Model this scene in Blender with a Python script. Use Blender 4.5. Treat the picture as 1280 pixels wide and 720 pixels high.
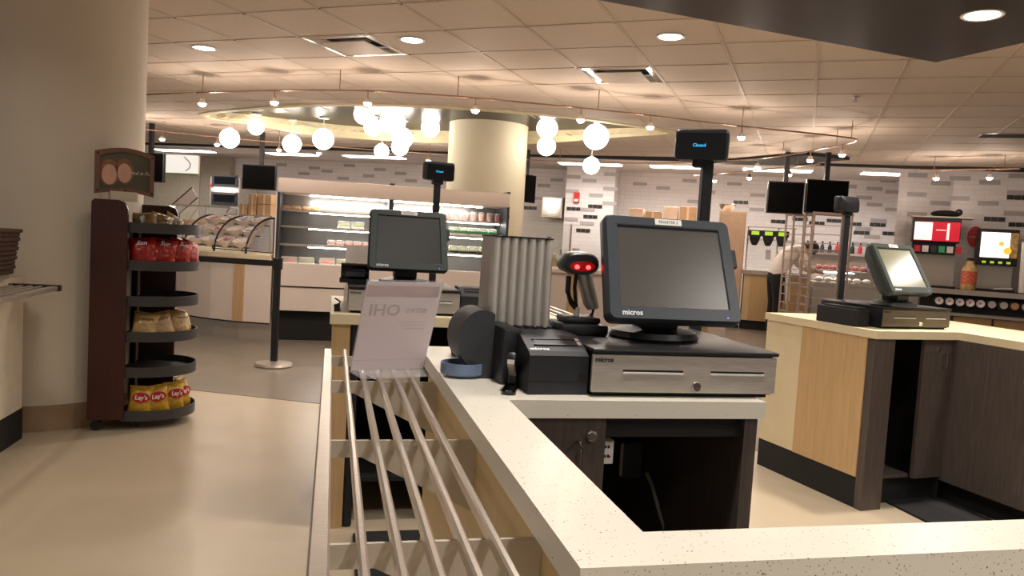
import bpy, bmesh, math, random
from mathutils import Vector, Matrix
random.seed(7)
for o in list(bpy.data.objects): bpy.data.objects.remove(o, do_unlink=True)
SC = bpy.context.scene
COL = SC.collection
PI = math.pi
def rad(a): return a*PI/180

# ------------------------------------------------------------------ camera
FPX = 958.23
YAW, PITCH, ROLL = rad(13.291), rad(-3.722), rad(3.373)
CAMZ = 1.26
_f = Vector((math.sin(YAW)*math.cos(PITCH), math.cos(YAW)*math.cos(PITCH), math.sin(PITCH)))
_r0 = Vector((math.cos(YAW), -math.sin(YAW), 0)); _u0 = _r0.cross(_f)
CR = math.cos(ROLL)*_r0 + math.sin(ROLL)*_u0
CU = -math.sin(ROLL)*_r0 + math.cos(ROLL)*_u0
cam = bpy.data.cameras.new('camera'); cam_o = bpy.data.objects.new('camera', cam); COL.objects.link(cam_o)
cam.sensor_fit = 'HORIZONTAL'; cam.sensor_width = 36; cam.lens = 36*FPX/1280
cam.clip_start = .05; cam.clip_end = 100
M4 = Matrix((CR, CU, -_f)).transposed().to_4x4(); M4.translation = (0, 0, CAMZ)
cam_o.matrix_world = M4
SC.camera = cam_o
def ray(px, py): return CR*((px-640)/FPX) - CU*((py-360)/FPX) + _f
def P(px, py, z=None, y=None, d=None, v=None, x=None):
    """world point seen at a photo pixel, on a plane z / y / x / v, or at depth d"""
    r = ray(px, py)
    if z is not None: t = (z-CAMZ)/r.z
    elif y is not None: t = y/r.y
    elif x is not None: t = x/r.x
    elif v is not None: t = v/(r.x*VV.x + r.y*VV.y)
    else: t = d
    q = r*t; q.z += CAMZ
    return q
UU = Vector((.8846, -.4663, 0)); VV = Vector((.4663, .8846, 0)); UANG = math.atan2(-.4663, .8846)  # direction of the back kitchen wall
GA = rad(34.2); GE = Vector((math.cos(GA), -math.sin(GA), 0)); GN = Vector((math.sin(GA), math.cos(GA), 0))  # ceiling grid

# ------------------------------------------------------------------ world, exposure
W = bpy.data.worlds.new('world'); SC.world = W; W.use_nodes = True
bg = W.node_tree.nodes['Background']; bg.inputs[0].default_value = (1, .93, .88, 1); bg.inputs[1].default_value = .27
vs = SC.view_settings; vs.view_transform = 'Standard'; vs.look = 'None'; vs.exposure = -0.1; vs.gamma = 1; vs.use_curve_mapping = False
WARM = (1, .92, .83); WHITE = (1, .93, .86)
DOWN_W, SPOT_W, GLOBE_E, TUBE_W = 20, 10, 11, 25
def area_light(loc, w, size, color, spread=150, shape='DISK', size_y=None, rot=(0, 0, 0)):
    l = bpy.data.lights.new('lamp_light', 'AREA'); l.energy = w; l.shape = shape; l.size = size
    if size_y: l.size_y = size_y
    l.color = color; l.spread = rad(spread)
    o = bpy.data.objects.new('lamp_light', l); COL.objects.link(o); o.location = loc; o.rotation_euler = rot
    return o

# ------------------------------------------------------------------ materials
MATS = {}
def mat(name, col, rough=.5, metal=0, var=.06, scale=12, bump=0, bscale=60, spec=.5, alpha=1, trans=0, emit=None, estr=0, stretch=None, coat=0):
    m = bpy.data.materials.new(name); m.use_nodes = True; nt = m.node_tree; b = nt.nodes['Principled BSDF']
    c = (*col, 1)
    b.inputs['Roughness'].default_value = rough; b.inputs['Metallic'].default_value = metal
    b.inputs['Specular IOR Level'].default_value = spec; b.inputs['Coat Weight'].default_value = coat
    b.inputs['Transmission Weight'].default_value = trans; b.inputs['Alpha'].default_value = alpha
    tc = nt.nodes.new('ShaderNodeTexCoord'); mp = nt.nodes.new('ShaderNodeMapping'); nt.links.new(tc.outputs['Object'], mp.inputs[0])
    if stretch: mp.inputs['Scale'].default_value = stretch
    n = nt.nodes.new('ShaderNodeTexNoise'); n.inputs['Scale'].default_value = scale; n.inputs['Detail'].default_value = 3
    nt.links.new(mp.outputs[0], n.inputs[0])
    r = nt.nodes.new('ShaderNodeValToRGB'); r.color_ramp.elements[0].position = .3; r.color_ramp.elements[1].position = .7
    r.color_ramp.elements[0].color = tuple(max(0, x*(1-var)) for x in col)+(1,)
    r.color_ramp.elements[1].color = tuple(min(1, x*(1+var)) for x in col)+(1,)
    nt.links.new(n.outputs[0], r.inputs[0]); nt.links.new(r.outputs[0], b.inputs['Base Color'])
    if bump:
        n2 = nt.nodes.new('ShaderNodeTexNoise'); n2.inputs['Scale'].default_value = bscale; nt.links.new(mp.outputs[0], n2.inputs[0])
        bp = nt.nodes.new('ShaderNodeBump'); bp.inputs['Strength'].default_value = bump; bp.inputs['Distance'].default_value = .01
        nt.links.new(n2.outputs[0], bp.inputs['Height']); nt.links.new(bp.outputs[0], b.inputs['Normal'])
    if emit:
        b.inputs['Emission Color'].default_value = (*emit, 1); b.inputs['Emission Strength'].default_value = estr
    MATS[name] = m; return m
def s(r, g, b):  # sRGB 0-255 -> linear
    return tuple(((x/255)/12.92 if x/255 <= .04045 else ((x/255+.055)/1.055)**2.4) for x in (r, g, b))
mat('floor_beige', s(190, 173, 148), .33, 0, .04, 3, spec=.4)
mat('floor_grey', s(128, 117, 103), .3, 0, .05, 3, spec=.4)
mat('ceiling_tile', s(218, 201, 185), .75, 0, .03, 40, .12, 250)
mat('grid', s(206, 188, 170), .6)
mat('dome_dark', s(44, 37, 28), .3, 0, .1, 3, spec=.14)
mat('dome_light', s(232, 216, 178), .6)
mat('soffit', s(44, 37, 35), .4, 0, .06, 2, spec=.35)
mat('ceiling_white', s(222, 214, 208), .8)
mat('black_trim', s(26, 24, 24), .6)
mat('column_cream', s(216, 204, 186), .7, 0, .02, 4)
mat('column_yellow', s(232, 220, 192), .6, 0, .02, 4)
mat('base_tan', s(160, 134, 106), .6)
mat('wall_white', s(226, 216, 214), .35, 0, .02, 8)
mat('wall_cream', s(222, 210, 190), .6)
mat('wall_beige', s(178, 164, 148), .6)
mat('tile_grey', s(174, 166, 164), .3, 0, .06, 5)
mat('tile_black', s(48, 44, 42), .3)
mat('board_white', s(240, 236, 226), .4, emit=s(255, 250, 240), estr=.8)
mat('board_green', s(150, 190, 120), .4)
mat('dark_wood', s(82, 72, 67), .42, 0, .22, 9, stretch=(14, 14, .7))
mat('red_wood', s(66, 28, 20), .38, 0, .2, 8, stretch=(8, 8, .6))
mat('birch', s(198, 164, 118), .42, 0, .09, 7, stretch=(9, 9, .6))
mat('birch_pale', s(214, 190, 142), .5, 0, .04, 7, stretch=(6, 6, .6))
mat('cream_laminate', s(222, 206, 170), .5, 0, .03, 8)
mat('pink_laminate', s(230, 215, 204), .42, 0, .02, 5)
mat('steel', s(206, 196, 184), .3, .75, .08, 30, stretch=(1, 12, 12))
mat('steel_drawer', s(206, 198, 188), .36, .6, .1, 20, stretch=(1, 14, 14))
mat('steel_dull', s(186, 178, 168), .42, .55, .08, 10)
mat('chrome', s(220, 214, 208), .12, 1, .02)
mat('black_plastic', s(24, 24, 27), .42, 0, .1, 40)
mat('black_gloss', s(12, 12, 14), .15, 0, .05)
mat('black_matt', s(20, 19, 19), .75)
mat('charcoal', s(50, 52, 57), .5, 0, .06, 60, .05, 300)
mat('charcoal_green', s(50, 58, 54), .45, 0, .06, 60)
mat('blue_grey', s(54, 60, 66), .4, 0, .06, 30)
mat('printer_black', s(30, 31, 36), .55, 0, .06, 60)
mat('steel_dark_reflection', s(120, 112, 100), .34, 1, .1, 20, stretch=(1, 14, 14))  # drawer steel with the dark surroundings it reflects put into its colour
mat('bracket', s(206, 196, 182), .42, .25, .06, 10)
mat('slot_metal', s(232, 226, 218), .35, .2)
mat('screen_grey', s(74, 70, 66), .3, 0, .04, 6, spec=.6)
mat('screen_dark', s(24, 24, 22), .4, 0, .05, 6, spec=.6)
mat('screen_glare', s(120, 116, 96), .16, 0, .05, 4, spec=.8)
mat('tv_black', s(5, 5, 6), .6, spec=.05)
mat('cup_blue', s(112, 130, 162), .35, 0, .06, 20)
mat('white_plastic', s(228, 224, 218), .4, 0, .03)
mat('canister', s(204, 198, 190), .34, .3, .05, 10)
mat('cable_grey', s(110, 108, 106), .6)
mat('paper', s(226, 218, 220), .7, 0, .015, 6)
mat('print_faint', s(212, 201, 203), .7)
mat('print_pink', s(220, 200, 202), .7)
mat('letter_white', s(230, 232, 236), .5)
mat('letter_black', s(20, 20, 20), .5)
mat('tag_ink', s(120, 118, 120), .6)
mat('cyan_led', s(10, 60, 80), .5, emit=s(60, 200, 255), estr=1.6)
mat('red_led', s(200, 10, 10), .5, emit=(1, .02, .02), estr=14)
mat('red_window', s(120, 10, 10), .2, emit=(1, .02, .01), estr=.12)
mat('blue_led', s(40, 40, 200), .5, emit=(.2, .2, 1), estr=2)
mat('globe', s(255, 246, 226), .5, emit=(1, .92, .80), estr=GLOBE_E)
mat('bulb', s(255, 240, 220), .5, emit=(1, .86, .74), estr=45)
mat('downlight', s(255, 240, 220), .5, emit=(1, .93, .84), estr=14)
mat('tube', s(255, 250, 245), .5, emit=(1, .95, .90), estr=7)
mat('led_strip', s(250, 250, 250), .5, emit=(1, .98, .94), estr=26)
mat('fridge_liner', s(130, 126, 122), .4, 0, .05)
mat('rail_metal', s(176, 142, 122), .4, .6)
mat('bag_red', s(176, 40, 22), .28, 0, .3, 18, .8, 26)
mat('bag_yellow', s(206, 160, 52), .28, 0, .3, 18, .7, 26)
mat('bag_tan', s(204, 168, 112), .32, 0, .35, 20, .7, 26)
mat('bag_gold', s(120, 92, 50), .28, 0, .45, 16, .3, 24)
mat('logo_red', s(176, 26, 26), .4)
mat('shelf_grey', s(62, 60, 62), .5, 0, .05)
mat('sign_frame', s(128, 92, 76), .45, 0, .08)
mat('sign_dark', s(96, 90, 74), .5, 0, .1, 10)
mat('skin_print', s(226, 178, 156), .6, 0, .1, 10)
mat('hair_print', s(150, 108, 82), .6, 0, .2, 20)
mat('wicker', s(74, 46, 30), .7, 0, .4, 40, .5, 90)
mat('food_green', s(150, 160, 90), .6, 0, .5, 40)
mat('food_red', s(214, 110, 80), .5, 0, .45, 40)
mat('food_bread', s(226, 178, 132), .7, 0, .2, 20)
mat('food_pink', s(214, 140, 138), .6, 0, .4, 30)
mat('clear_lid', s(240, 240, 236), .12, 0, .02, alpha=.35)
mat('glass', s(226, 236, 232), .06, 0, .01, alpha=.16, spec=.8)
mat('acrylic', s(232, 232, 236), .08, 0, .01, alpha=.22, spec=.8)
mat('green_box', s(60, 170, 110), .5)
mat('cardboard', s(178, 140, 100), .8, 0, .08)
mat('cardboard_pale', s(210, 178, 150), .8, 0, .06)
mat('bowl_white', s(232, 222, 218), .4)
mat('lavender', s(150, 142, 180), .6, 0, .3, 30)
mat('soda_red', s(196, 26, 44), .4, emit=s(214, 30, 54), estr=.55)
mat('soda_white', s(244, 236, 236), .4, emit=s(255, 240, 240), estr=.8)
mat('juice_panel', s(250, 250, 240), .4, emit=s(255, 250, 236), estr=1.6)
mat('juice_orange', s(244, 170, 60), .4, emit=s(250, 180, 60), estr=1.2)
mat('sign_red', s(196, 44, 52), .5)
mat('alarm_red', s(206, 44, 40), .4)
mat('led_green', s(150, 190, 40), .5, emit=s(170, 210, 50), estr=.8)
mat('shirt', s(234, 222, 214), .8, 0, .06, 14)
mat('trousers', s(24, 22, 24), .8)
mat('skin', s(206, 160, 132), .6)
mat('hair', s(20, 16, 16), .7)
mat('rack_metal', s(192, 172, 160), .4, .3, .06)
mat('mat_rubber', s(26, 26, 26), .8, 0, .1, 60, .2, 200)
def paper_mat():
    m = mat('sign_paper', s(232, 224, 226), .7, 0, .015, 6); nt = m.node_tree; b = nt.nodes['Principled BSDF']
    tr = nt.nodes.new('ShaderNodeBsdfTranslucent'); tr.inputs[0].default_value = (*s(246, 240, 242), 1)
    mx = nt.nodes.new('ShaderNodeMixShader'); mx.inputs[0].default_value = .68; out = nt.nodes['Material Output']
    nt.links.new(b.outputs[0], mx.inputs[1]); nt.links.new(tr.outputs[0], mx.inputs[2]); nt.links.new(mx.outputs[0], out.inputs[0])
paper_mat()
def speckle():
    m = mat('quartz', s(226, 220, 206), .3, 0, .03, 30, spec=.5); nt = m.node_tree; b = nt.nodes['Principled BSDF']
    tc = nt.nodes.new('ShaderNodeTexCoord'); vo = nt.nodes.new('ShaderNodeTexVoronoi'); vo.inputs['Scale'].default_value = 190
    nt.links.new(tc.outputs['Object'], vo.inputs[0])
    no = nt.nodes.new('ShaderNodeTexNoise'); no.inputs['Scale'].default_value = 60; nt.links.new(tc.outputs['Object'], no.inputs[0])
    th = nt.nodes.new('ShaderNodeMath'); th.operation = 'MULTIPLY_ADD'; th.inputs[1].default_value = .5; th.inputs[2].default_value = -.05
    nt.links.new(no.outputs[0], th.inputs[0])
    lt = nt.nodes.new('ShaderNodeMath'); lt.operation = 'LESS_THAN'; nt.links.new(vo.outputs['Distance'], lt.inputs[0]); nt.links.new(th.outputs[0], lt.inputs[1])
    cr = nt.nodes.new('ShaderNodeValToRGB'); cr.color_ramp.interpolation = 'CONSTANT'
    cr.color_ramp.elements[0].color = (*s(226, 220, 206), 1); e = cr.color_ramp.elements[1]; e.position = .62; e.color = (*s(176, 166, 152), 1)
    e2 = cr.color_ramp.elements.new(.82); e2.color = (*s(104, 94, 86), 1)
    nt.links.new(vo.outputs['Color'], cr.inputs[0])
    mx = nt.nodes.new('ShaderNodeMix'); mx.data_type = 'RGBA'; mx.inputs['A'].default_value = (*s(228, 222, 208), 1)
    nt.links.new(lt.outputs[0], mx.inputs['Factor']); nt.links.new(cr.outputs[0], mx.inputs['B'])
    nt.links.new(mx.outputs['Result'], b.inputs['Base Color'])
speckle()
def wall_tile_mat():
    m = mat('wall_tile', s(228, 220, 218), .28, 0, .02, 6); nt = m.node_tree; b = nt.nodes['Principled BSDF']
    tc = nt.nodes.new('ShaderNodeTexCoord'); sp = nt.nodes.new('ShaderNodeSeparateXYZ'); cb = nt.nodes.new('ShaderNodeCombineXYZ')
    nt.links.new(tc.outputs['Object'], sp.inputs[0]); nt.links.new(sp.outputs[0], cb.inputs[0]); nt.links.new(sp.outputs[2], cb.inputs[1])
    br = nt.nodes.new('ShaderNodeTexBrick'); nt.links.new(cb.outputs[0], br.inputs[0])
    br.inputs['Scale'].default_value = 1; br.inputs['Brick Width'].default_value = .28; br.inputs['Row Height'].default_value = .075; br.inputs['Mortar Size'].default_value = .003
    br.inputs['Color1'].default_value = (*s(230, 222, 220), 1); br.inputs['Color2'].default_value = (*s(224, 216, 214), 1); br.inputs['Mortar'].default_value = (*s(204, 196, 194), 1)
    nt.links.new(br.outputs[0], b.inputs['Base Color'])
wall_tile_mat()

# ------------------------------------------------------------------ mesh helpers
I4 = Matrix.Identity(4)
def T(x, y, z): return Matrix.Translation((x, y, z))
def RX(a): return Matrix.Rotation(rad(a), 4, 'X')
def RY(a): return Matrix.Rotation(rad(a), 4, 'Y')
def RZ(a): return Matrix.Rotation(rad(a), 4, 'Z')
class MB:
    def __init__(self): self.v = []; self.f = []
    def add(self, vs_, fs, M=I4):
        k = len(self.v); self.v += [tuple(M @ Vector(p)) for p in vs_]; self.f += [tuple(i+k for i in f) for f in fs]; return self
    def bm(self, b, M=I4):
        b.verts.index_update(); vs_ = [v.co.copy() for v in b.verts]; fs = [[v.index for v in f.verts] for f in b.faces]; b.free()
        return self.add(vs_, fs, M)
    def box(self, x0, x1, y0, y1, z0, z1, M=I4, bev=0, seg=2):
        if bev:
            b = bmesh.new(); bmesh.ops.create_cube(b, size=1)
            for v in b.verts: v.co = Vector(((x0+x1)/2+v.co.x*(x1-x0), (y0+y1)/2+v.co.y*(y1-y0), (z0+z1)/2+v.co.z*(z1-z0)))
            bmesh.ops.bevel(b, geom=b.edges[:], offset=bev, segments=seg, affect='EDGES', profile=.5)
            return self.bm(b, M)
        return self.add([(x0,y0,z0),(x1,y0,z0),(x1,y1,z0),(x0,y1,z0),(x0,y0,z1),(x1,y0,z1),(x1,y1,z1),(x0,y1,z1)],
                        [(0,3,2,1),(4,5,6,7),(0,1,5,4),(1,2,6,5),(2,3,7,6),(3,0,4,7)], M)
    def cyl(self, r0, r1, z0, z1, n=20, M=I4, cap=True, sx=1, sy=1):
        vs_ = []; fs = []
        for i in range(n):
            a = 2*PI*i/n; vs_ += [(r0*math.cos(a)*sx, r0*math.sin(a)*sy, z0), (r1*math.cos(a)*sx, r1*math.sin(a)*sy, z1)]
        for i in range(n):
            j = (i+1) % n; fs.append((2*i, 2*j, 2*j+1, 2*i+1))
        if cap: fs += [tuple(2*i for i in range(n))[::-1], tuple(2*i+1 for i in range(n))]
        return self.add(vs_, fs, M)
    def lathe(self, prof, n=24, M=I4, sx=1, sy=1):
        vs_ = []; fs = []; m = len(prof)
        for i in range(n):
            a = 2*PI*i/n
            for r, z in prof: vs_.append((r*math.cos(a)*sx, r*math.sin(a)*sy, z))
        for i in range(n):
            j = (i+1) % n
            for k in range(m-1): fs.append((i*m+k, j*m+k, j*m+k+1, i*m+k+1))
        if prof[0][0] > 1e-6: fs.append(tuple(i*m for i in range(n))[::-1])
        if prof[-1][0] > 1e-6: fs.append(tuple(i*m+m-1 for i in range(n)))
        return self.add(vs_, fs, M)
    def tube(self, pts, r, n=8, M=I4, closed=False, flat=None):
        pts = [Vector(p) for p in pts]; vs_ = []; fs = []; N = len(pts)
        for i, p in enumerate(pts):
            a = pts[(i-1) % N] if (i > 0 or closed) else p; b = pts[(i+1) % N] if (i < N-1 or closed) else p
            t = (b-a).normalized(); up = Vector((0, 0, 1)) if abs(t.z) < .95 else Vector((0, 1, 0))
            sx = t.cross(up).normalized(); sy = sx.cross(t)
            rr = r[i] if isinstance(r, (list, tuple)) else r
            for k in range(n):
                q = 2*PI*(k+.5)/n; vs_.append(tuple(p+sx*math.cos(q)*rr*(flat[0] if flat else 1)+sy*math.sin(q)*rr*(flat[1] if flat else 1)))
        for i in range(N if closed else N-1):
            j = (i+1) % N
            for k in range(n): fs.append((i*n+k, i*n+(k+1) % n, j*n+(k+1) % n, j*n+k))
        if not closed: fs += [tuple(range(n))[::-1], tuple((N-1)*n+k for k in range(n))]
        return self.add(vs_, fs, M)
    def prism(self, poly, z0, z1, M=I4):
        """polygon (x,y) extruded in z; counter-clockwise"""
        n = len(poly); A = sum(poly[i][0]*poly[(i+1) % n][1]-poly[(i+1) % n][0]*poly[i][1] for i in range(n))
        if A < 0: poly = poly[::-1]
        vs_ = [(x, y, z0) for x, y in poly]+[(x, y, z1) for x, y in poly]
        fs = [tuple(range(n))[::-1], tuple(range(n, 2*n))]+[(i, (i+1) % n, n+(i+1) % n, n+i) for i in range(n)]
        return self.add(vs_, fs, M)
    def sphere(self, r, M=I4, n=20, m=12, sx=1, sy=1, sz=1):
        return self.lathe([(r*math.sin(PI*k/m) if 0 < k < m else 0, -r*math.cos(PI*k/m)*sz) for k in range(m+1)], n, M, sx, sy)
def XZ(): return RX(90)     # maps prism z -> -y, poly y -> z
def obj(name, mb, m, parent=None, smooth=False):
    me = bpy.data.meshes.new(name); me.from_pydata(mb.v, [], mb.f); me.update()
    b = bmesh.new(); b.from_mesh(me); bmesh.ops.recalc_face_normals(b, faces=b.faces[:]); b.to_mesh(me); b.free()
    me.materials.append(MATS[m])
    o = bpy.data.objects.new(name, me); COL.objects.link(o)
    if parent: o.parent = parent
    if smooth:
        for p in me.polygons: p.use_smooth = True
        me.set_sharp_from_angle(angle=rad(40))
    return o
def inst(name, me, parent=None, M=None):
    o = bpy.data.objects.new(name, me); COL.objects.link(o)
    if parent: o.parent = parent
    if M is not None: o.matrix_local = M
    return o
def tag(o, label, cat, group=None):
    o['label'] = label; o['category'] = cat
    if group: o['group'] = group
    return o
def thing(name, label, cat, loc=(0, 0, 0), rz=0, group=None):
    o = bpy.data.objects.new(name, None); COL.objects.link(o); o.empty_display_size = .05
    o.location = loc; o.rotation_euler = (0, 0, rad(rz))
    return tag(o, label, cat, group)
def struct(name, mb, m, smooth=False):
    o = obj(name, mb, m, None, smooth); o['kind'] = 'structure'; return o
def dup(root, loc, rz=None, label=None, parent=None):
    r = root.copy(); COL.objects.link(r)
    if parent: r.parent = parent
    if loc is not None: r.location = loc
    if rz is not None: r.rotation_euler = (0, 0, rad(rz))
    if label: r['label'] = label
    for ch in root.children:
        c = ch.copy(); COL.objects.link(c); c.parent = r
        for g in ch.children:
            d = g.copy(); COL.objects.link(d); d.parent = c
    return r
_txt = {}
def text_mb(t, size, ext=.0006, align='CENTER', shear=0, bold=0):
    cu = bpy.data.curves.new('t', 'FONT'); cu.body = t; cu.size = size; cu.extrude = ext; cu.align_x = align; cu.align_y = 'CENTER'; cu.resolution_u = 2
    cu.shear = shear; cu.offset = bold
    o = bpy.data.objects.new('t', cu); COL.objects.link(o)
    dg = bpy.context.evaluated_depsgraph_get(); me = o.evaluated_get(dg).to_mesh()
    mb = MB().add([tuple(v.co) for v in me.vertices], [tuple(p.vertices) for p in me.polygons])
    o.evaluated_get(dg).to_mesh_clear(); bpy.data.objects.remove(o); bpy.data.curves.remove(cu)
    return mb
def text(name, t, size, m, parent, M, **k):
    a = text_mb(t, size, **k); return obj(name, MB().add(a.v, a.f, M), m, parent)
def smooth_closed(pts, n=8):
    out = []; N = len(pts)
    for i in range(N):
        p0, p1, p2, p3 = (Vector(pts[(i+k-1) % N]) for k in range(4))
        for j in range(n):
            t = j/n; out.append(.5*((2*p1)+(p2-p0)*t+(2*p0-5*p1+4*p2-p3)*t*t+(3*p1-p0-3*p2+p3)*t**3))
    return out
# ================================================================== SETTING
ORD = ('first', 'second', 'third', 'fourth', 'fifth', 'sixth', 'seventh', 'eighth', 'ninth')
CZ = 2.68
fl = struct('floor', MB().box(-11, 15, -3, 20, -.1, 0), 'floor_beige')
a_ = Vector((-.96, 5.98, 0)); b_ = Vector((-.04, 5.56, 0)); dr = (b_-a_).normalized()
q0 = a_-dr*9; q1 = a_+dr*13
obj('grey_flooring', MB().prism([tuple(q0.xy), tuple(q1.xy), (14.9, 19.9), (-10.9, 19.9)], .0, .003), 'floor_grey', fl)
# dome outline
eye = [(-1.75,11.2),(-.92,10.1),(-.22,9.42),(.49,8.98),(1.2,8.72),(1.92,8.6),(2.55,8.58),(3.2,8.68),(4.0,8.95),(3.5,9.5),(2.95,10.1),(2.3,10.72),(1.53,11.22),(.8,11.52),(.1,11.62),(-.6,11.5),(-1.2,11.35)]
EYE = [Vector((p[0], p[1], 0)) for p in smooth_closed([(x, y, 0) for x, y in eye], 5)]
def in_eye(x, y):
    c = False; j = len(EYE)-1
    for i in range(len(EYE)):
        a, b = EYE[i], EYE[j]
        if (a.y > y) != (b.y > y) and x < (b.x-a.x)*(y-a.y)/(b.y-a.y)+a.x: c = not c
        j = i
    return c
def to_px(p):
    d = Vector(p)-Vector((0, 0, CAMZ)); z = d.dot(_f)
    return (640+FPX*d.dot(CR)/z, 360-FPX*d.dot(CU)/z) if z > .1 else (-9999, 0)
ts = .61; E0 = -.05; N0 = 4.9
grid = MB(); far = MB(); near_tiles = []
vents = [(-6, 0), (-3, 2)]
def cell(e, n): return GE*e+GN*n
def uvv(p): return p.x*VV.x+p.y*VV.y
Mg = Matrix((GE, GN, Vector((0, 0, 1)))).transposed().to_4x4()
for i in range(-28, 22):
    for k in range(-14, 16):
        c = cell(E0+(i+.5)*ts, N0+(k+.5)*ts)
        if uvv(c) > 12.62 or c.length > 19 or c.x < -9.5: continue
        e0, n0 = E0+i*ts, N0+k*ts
        inside = in_eye(c.x, c.y); corners_ = [cell(e0+a*ts, n0+b*ts) for a in (0, 1) for b in (0, 1)]
        touch = inside or any(in_eye(q.x, q.y) for q in corners_) or min((EYE[j]-c).length for j in range(len(EYE))) < .45
        for seg in ((e0, e0+ts, n0-.012, n0+.012), (e0-.012, e0+.012, n0, n0+ts)):
            m_ = cell((seg[0]+seg[1])/2, (seg[2]+seg[3])/2)
            if not in_eye(m_.x, m_.y): grid.box(*seg, CZ-.004, CZ+.003, Mg)
        if (i, k) in vents: continue
        if touch:
            for a in range(8):
                for b in range(8):
                    q = cell(e0+(a+.5)*ts/8, n0+(b+.5)*ts/8)
                    if not in_eye(q.x, q.y):
                        far.box(e0+a*ts/8, e0+(a+1)*ts/8, n0+b*ts/8, n0+(b+1)*ts/8, CZ, CZ+.012, Mg)
            continue
        x_, y_ = to_px((c.x, c.y, CZ))
        if -40 < x_ < 1320 and -60 < y_ < 260 and c.length < 8.6: near_tiles.append(c)
        else: far.box(e0, e0+ts, n0, n0+ts, CZ, CZ+.012, Mg)
ceil = struct('ceiling', grid, 'grid')
fo = obj('ceiling_tile_field', far, 'ceiling_tile', ceil); fo['kind'] = 'stuff'
h = ts/2-.001
tile_me = obj('ceiling_tile', MB().box(-h, h, -h, h, 0, .014), 'ceiling_tile', ceil).data
first = [o for o in ceil.children if o.name == 'ceiling_tile'][0]
for j, c in enumerate(near_tiles):
    o = first if j == 0 else inst('ceiling_tile', tile_me, ceil)
    o.matrix_local = T(c.x, c.y, CZ+random.uniform(-.001, .001)) @ RZ(-34.2)
# recess of the dome
ring = MB(); n = len(EYE)
cen = sum(EYE, Vector())/n
def off(i, d):
    t = (EYE[(i+1) % n]-EYE[i-1]).normalized(); nn = Vector((t.y, -t.x, 0))
    if nn.dot(EYE[i]-cen) < 0: nn = -nn
    return EYE[i]+nn*d
vs_ = []; fs = []
for i in range(n):
    a, b = off(i, -.01), off(i, .10)
    vs_ += [(a.x, a.y, CZ-.012), (b.x, b.y, CZ-.012), (b.x, b.y, CZ-.001), (a.x, a.y, CZ+.08)]
for i in range(n):
    j = (i+1) % n
    for k in range(4): fs.append((4*i+k, 4*j+k, 4*j+(k+1) % 4, 4*i+(k+1) % 4))
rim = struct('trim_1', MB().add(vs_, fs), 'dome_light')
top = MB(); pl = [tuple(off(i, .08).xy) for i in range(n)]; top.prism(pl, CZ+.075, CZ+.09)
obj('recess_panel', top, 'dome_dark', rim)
lip = MB(); vs_ = []; fs = []; idx = [i for i in range(n) if i >= 43 or i == 0]
idx = list(range(41, n))+[0, 1]
for k, i in enumerate(idx):
    t = k/(len(idx)-1); hgt = .12*min(1, 4*t, 4*(1-t))+.012
    a, b = off(i, .0), off(i, .06)
    vs_ += [(a.x, a.y, CZ-hgt*.75), (b.x, b.y, CZ-hgt*.75), (b.x, b.y, CZ), (a.x, a.y, CZ+.07)]
for k in range(len(idx)-1):
    for q in range(4): fs.append((4*k+q, 4*k+4+q, 4*k+4+(q+1) % 4, 4*k+(q+1) % 4))
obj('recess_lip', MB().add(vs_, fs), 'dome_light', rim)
# edge of the tiled ceiling, kitchen ceiling behind
MU = Matrix((UU, VV, Vector((0, 0, 1)))).transposed().to_4x4()
struct('trim_2', MB().box(-14, 9, 12.62, 12.72, CZ-.035, CZ+.06, MU), 'black_trim')
struct('ceiling_kitchen', MB().box(-14, 9.5, 12.72, 18, CZ+.03, CZ+.06, MU), 'ceiling_white')
# back wall
BV = 15.4
def wall_u(px, py, v): q = P(px, py, v=v); return q.x*UU.x+q.y*UU.y
wb = struct('wall_back', MB().box(-14, 9, BV, BV+.15, 0, CZ+.05, MU), 'wall_tile')
bu0, bu1 = wall_u(707, 240, BV-.7), wall_u(768, 240, BV-.7)
wk = struct('wall_block', MB().box(bu0, bu1, BV-.7, BV, 0, CZ+.04, MU), 'wall_tile')
struct('wall_left', MB().box(wall_u(120, 240, BV-.1), wall_u(249, 240, BV-.1), BV-.1, BV, 0, CZ+.04, MU), 'wall_cream')
struct('wall_nook', MB().box(wall_u(250, 240, BV-.2), wall_u(286, 240, BV-.2), BV-.2, BV, 0, CZ+.04, MU), 'wall_beige')
# soda alcove walls
SA = P(1135, 250, d=11.85); SB = P(1190, 250, d=11.7); SR = P(1280, 250, d=11.3)
for q in (SA, SB, SR): q.z = 0
sd = (SR-SB).normalized(); sn = Vector((sd.y, -sd.x, 0))      # sn points to the camera side
if sn.dot(SB) > 0: sn = -sn
SANG = math.degrees(math.atan2(sd.y, sd.x))
def quad_wall(name, a, b, th, m):
    d = (b-a).normalized(); nn = Vector((-d.y, d.x, 0))
    if nn.dot(a) < 0: nn = -nn
    o = struct(name, MB().box(0, (b-a).length, 0, th, 0, CZ-.002), m)
    ang = math.atan2(d.y, d.x); lx = Matrix.Rotation(ang, 4, 'Z'); 
    if (lx @ Vector((0, 1, 0))).dot(nn) < 0: o.data.transform(Matrix.Scale(-1, 4, (0, 1, 0))); o.data.flip_normals()
    o.matrix_world = T(a.x, a.y, 0) @ lx
    return o
ws = quad_wall('wall_right', SB, SB+sd*6, .2, 'wall_tile')
PA = P(1122, 250, d=11.9); PA.z = 0
pd = (SB-SA).normalized()
wp = struct('wall_partition', MB().prism([tuple(PA.xy), tuple(SA.xy), tuple((SB-pd*.001).xy), tuple((SB+Vector((-.12, .25, 0))).xy)], 0, CZ-.002), 'wall_tile')
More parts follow.
